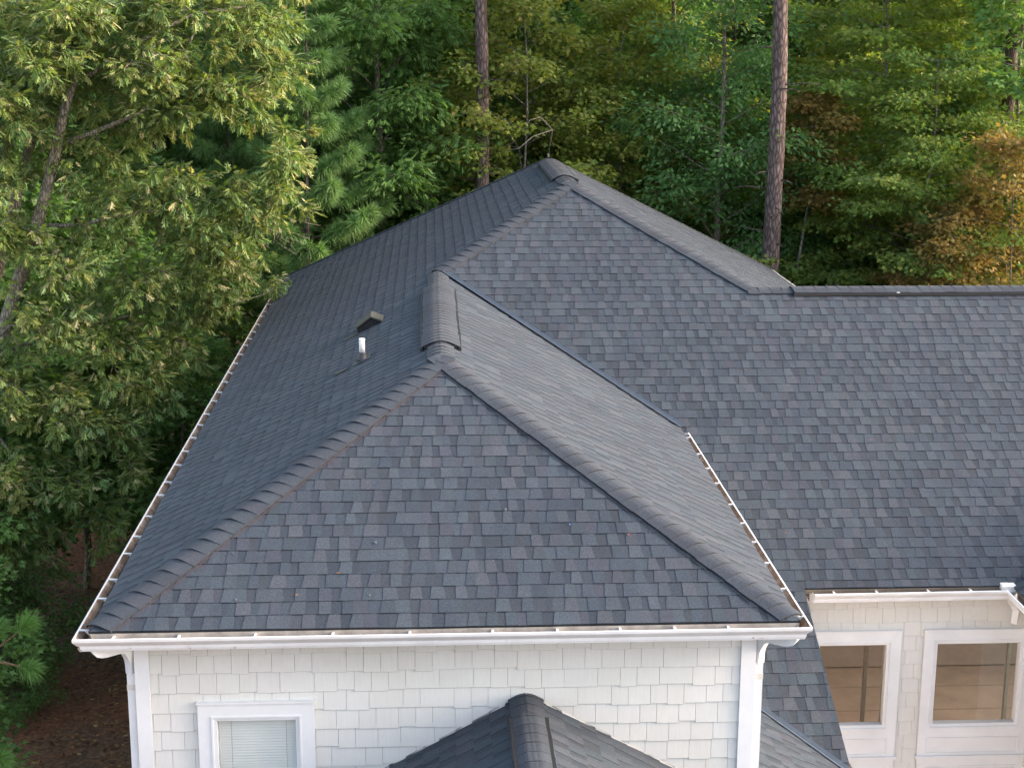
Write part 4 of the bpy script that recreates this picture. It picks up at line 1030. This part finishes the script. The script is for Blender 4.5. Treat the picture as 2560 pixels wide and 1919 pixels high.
    ce = []; dr = []; ls = []
    for bx_, bz_, rx, rz_, by_ in blobs:
        nn_ = int(rx*rz_*74)+9
        for _ in range(nn_):
            a = rng.normal(0, 1, 3); a /= np.linalg.norm(a); q = rng.random()**.45
            p = np.array([bx_+a[0]*rx*q, by_+a[1]*.85*q, bz_+a[2]*rz_*q]); ce.append(p)
            d = np.array([a[0]+.35, a[1]*.8-.25, -.25+.25*a[2]]); dr.append(d/np.linalg.norm(d))
            if r.random() < .5: mb.tube([tuple(p-d*.30+np.array([0, 0, .02])), tuple(p-d*.1), tuple(p+d*.05)], [.006, .005, .003], 3)
    ce = np.array(ce); dr = np.array(dr)
    # the crown is pruned clear of the eave: drop clusters that would reach over the gutter
    k = (11.5+10.48)/(ce[:, 1]+10.48); xx = 2.47+(ce[:, 0]-2.47)*k; zz = 4.26+(ce[:, 2]-4.26)*k
    keep = ~((zz < 1.55) & (xx > .02-.556*(.85-np.minimum(zz, 1.0)))) | ((ce[:, 1] > 13.4) & (ce[:, 2] < .24) & (ce[:, 0] > -.1)); ce = ce[keep]; dr = dr[keep]
    per = 18; m = len(ce); idx = np.repeat(np.arange(m), per); n = m*per
    a = rng.normal(0, 1, (n, 3)); a /= np.linalg.norm(a, axis=1, keepdims=True)
    P = ce[idx]+a*.07*rng.uniform(.2, 2.2, (n, 1))+dr[idx]*rng.uniform(-.16, .05, (n, 1))
    dd = a*.95+dr[idx]*.6; dd[:, 2] -= .45
    nn = a*.4+rng.normal(0, .4, (n, 3)); nn[:, 2] += .9
    colr = palette_cols(rng, n, OAKP, idx, m, .15)
    tip = rng.random(n) < .07; colr[tip] = np.array((.38, .37, .19))*rng.uniform(.8, 1.1, (tip.sum(), 1))  # scattered leaves turned cream, sunlit highlights put into the leaf colour
    size = .128*rng.uniform(.55, 1.3, n)
    o = empty('oak_tree', base, label='big leaning oak with lobed grey-green leaves filling the upper left', cat='tree')
    q = link('trunk', mb.mesh('trunk'), OBARK, o); q.location = -base
    q = link('crown', leaves_mesh('crown', P, dd, nn, size, colr, 'oak'), LEAF, o); q.location = -base
big_oak()

# dead pale branch above the highest ridge
m = MB()
m.tube([(4.7, 18.6, 1.9), (4.75, 18.3, 2.35), (4.5, 18.0, 2.6)], [.014, .012, .010], 5)
m.tube([(4.75, 18.3, 2.35), (4.35, 17.9, 2.25), (4.1, 17.8, 2.05), (3.85, 17.8, 2.0)], [.010, .008, .006, .003], 5)
m.tube([(4.5, 18.0, 2.6), (4.3, 17.9, 2.55), (4.15, 17.9, 2.3)], [.008, .006, .003], 5)
m.tube([(4.7, 18.6, -5.45), (4.68, 18.6, 0), (4.7, 18.6, 1.9)], [.05, .035, .02], 6)
tag(m.build('dead_sapling', PALEB), 'bare pale forked branches just above the highest ridge', 'dead tree')

# leaf litter lying on the ground near the house
rng = np.random.default_rng(55); n = 9000
P = np.stack([rng.uniform(-7, .2, n), rng.uniform(2, 22, n), np.full(n, -5.44)], 1)
P[:, 2] = -5.5+.12*np.sin(P[:, 0]*.31+1)*np.sin(P[:, 1]*.27)+.05*np.sin(P[:, 0]*1.1)*np.sin(P[:, 1]*.9+2)+rng.uniform(.01, .06, n)
dd = rng.normal(0, 1, (n, 3)); dd[:, 2] *= .2; nn = rng.normal(0, .35, (n, 3)); nn[:, 2] += 1
cl = palette_cols(rng, n, [(.18, .09, .045), (.24, .13, .06), (.11, .055, .035), (.30, .21, .09), (.09, .045, .03), (.20, .08, .04)], var=.2)
tag(link('leaf_litter', leaves_mesh('leaf_litter', P, dd, nn, .085*rng.uniform(.6, 1.2, n), cl, 'oval'), DRY), 'brown dead leaves scattered on the ground left of the house', 'leaf litter', kind='stuff')

# brown pointed cap at the bottom edge in front of the wing windows
fx, fy, fz = 6.34, 2.5, -2.436
o = empty('post_lantern', (fx, fy, -5.5), label='brown pointed cap poking up at the bottom edge below the wing windows', cat='lantern')
m = MB(); m.loft([[(-.14, -.14, 2.78), (.14, -.14, 2.78), (.14, .14, 2.78), (-.14, .14, 2.78)], [(-.002, -.002, 3.064), (.002, -.002, 3.064), (.002, .002, 3.064), (-.002, .002, 3.064)]]); m.build('roof', COPPER, o)
m = MB(); m.box((-.09, -.09, 2.45), (.09, .09, 2.78)); m.build('lantern_body', m_plain('lantern_glass', (.4, .38, .3), .3), o)
m = MB(); m.box((-.05, -.05, 0), (.05, .05, 2.45)); m.build('post', COPPER, o)
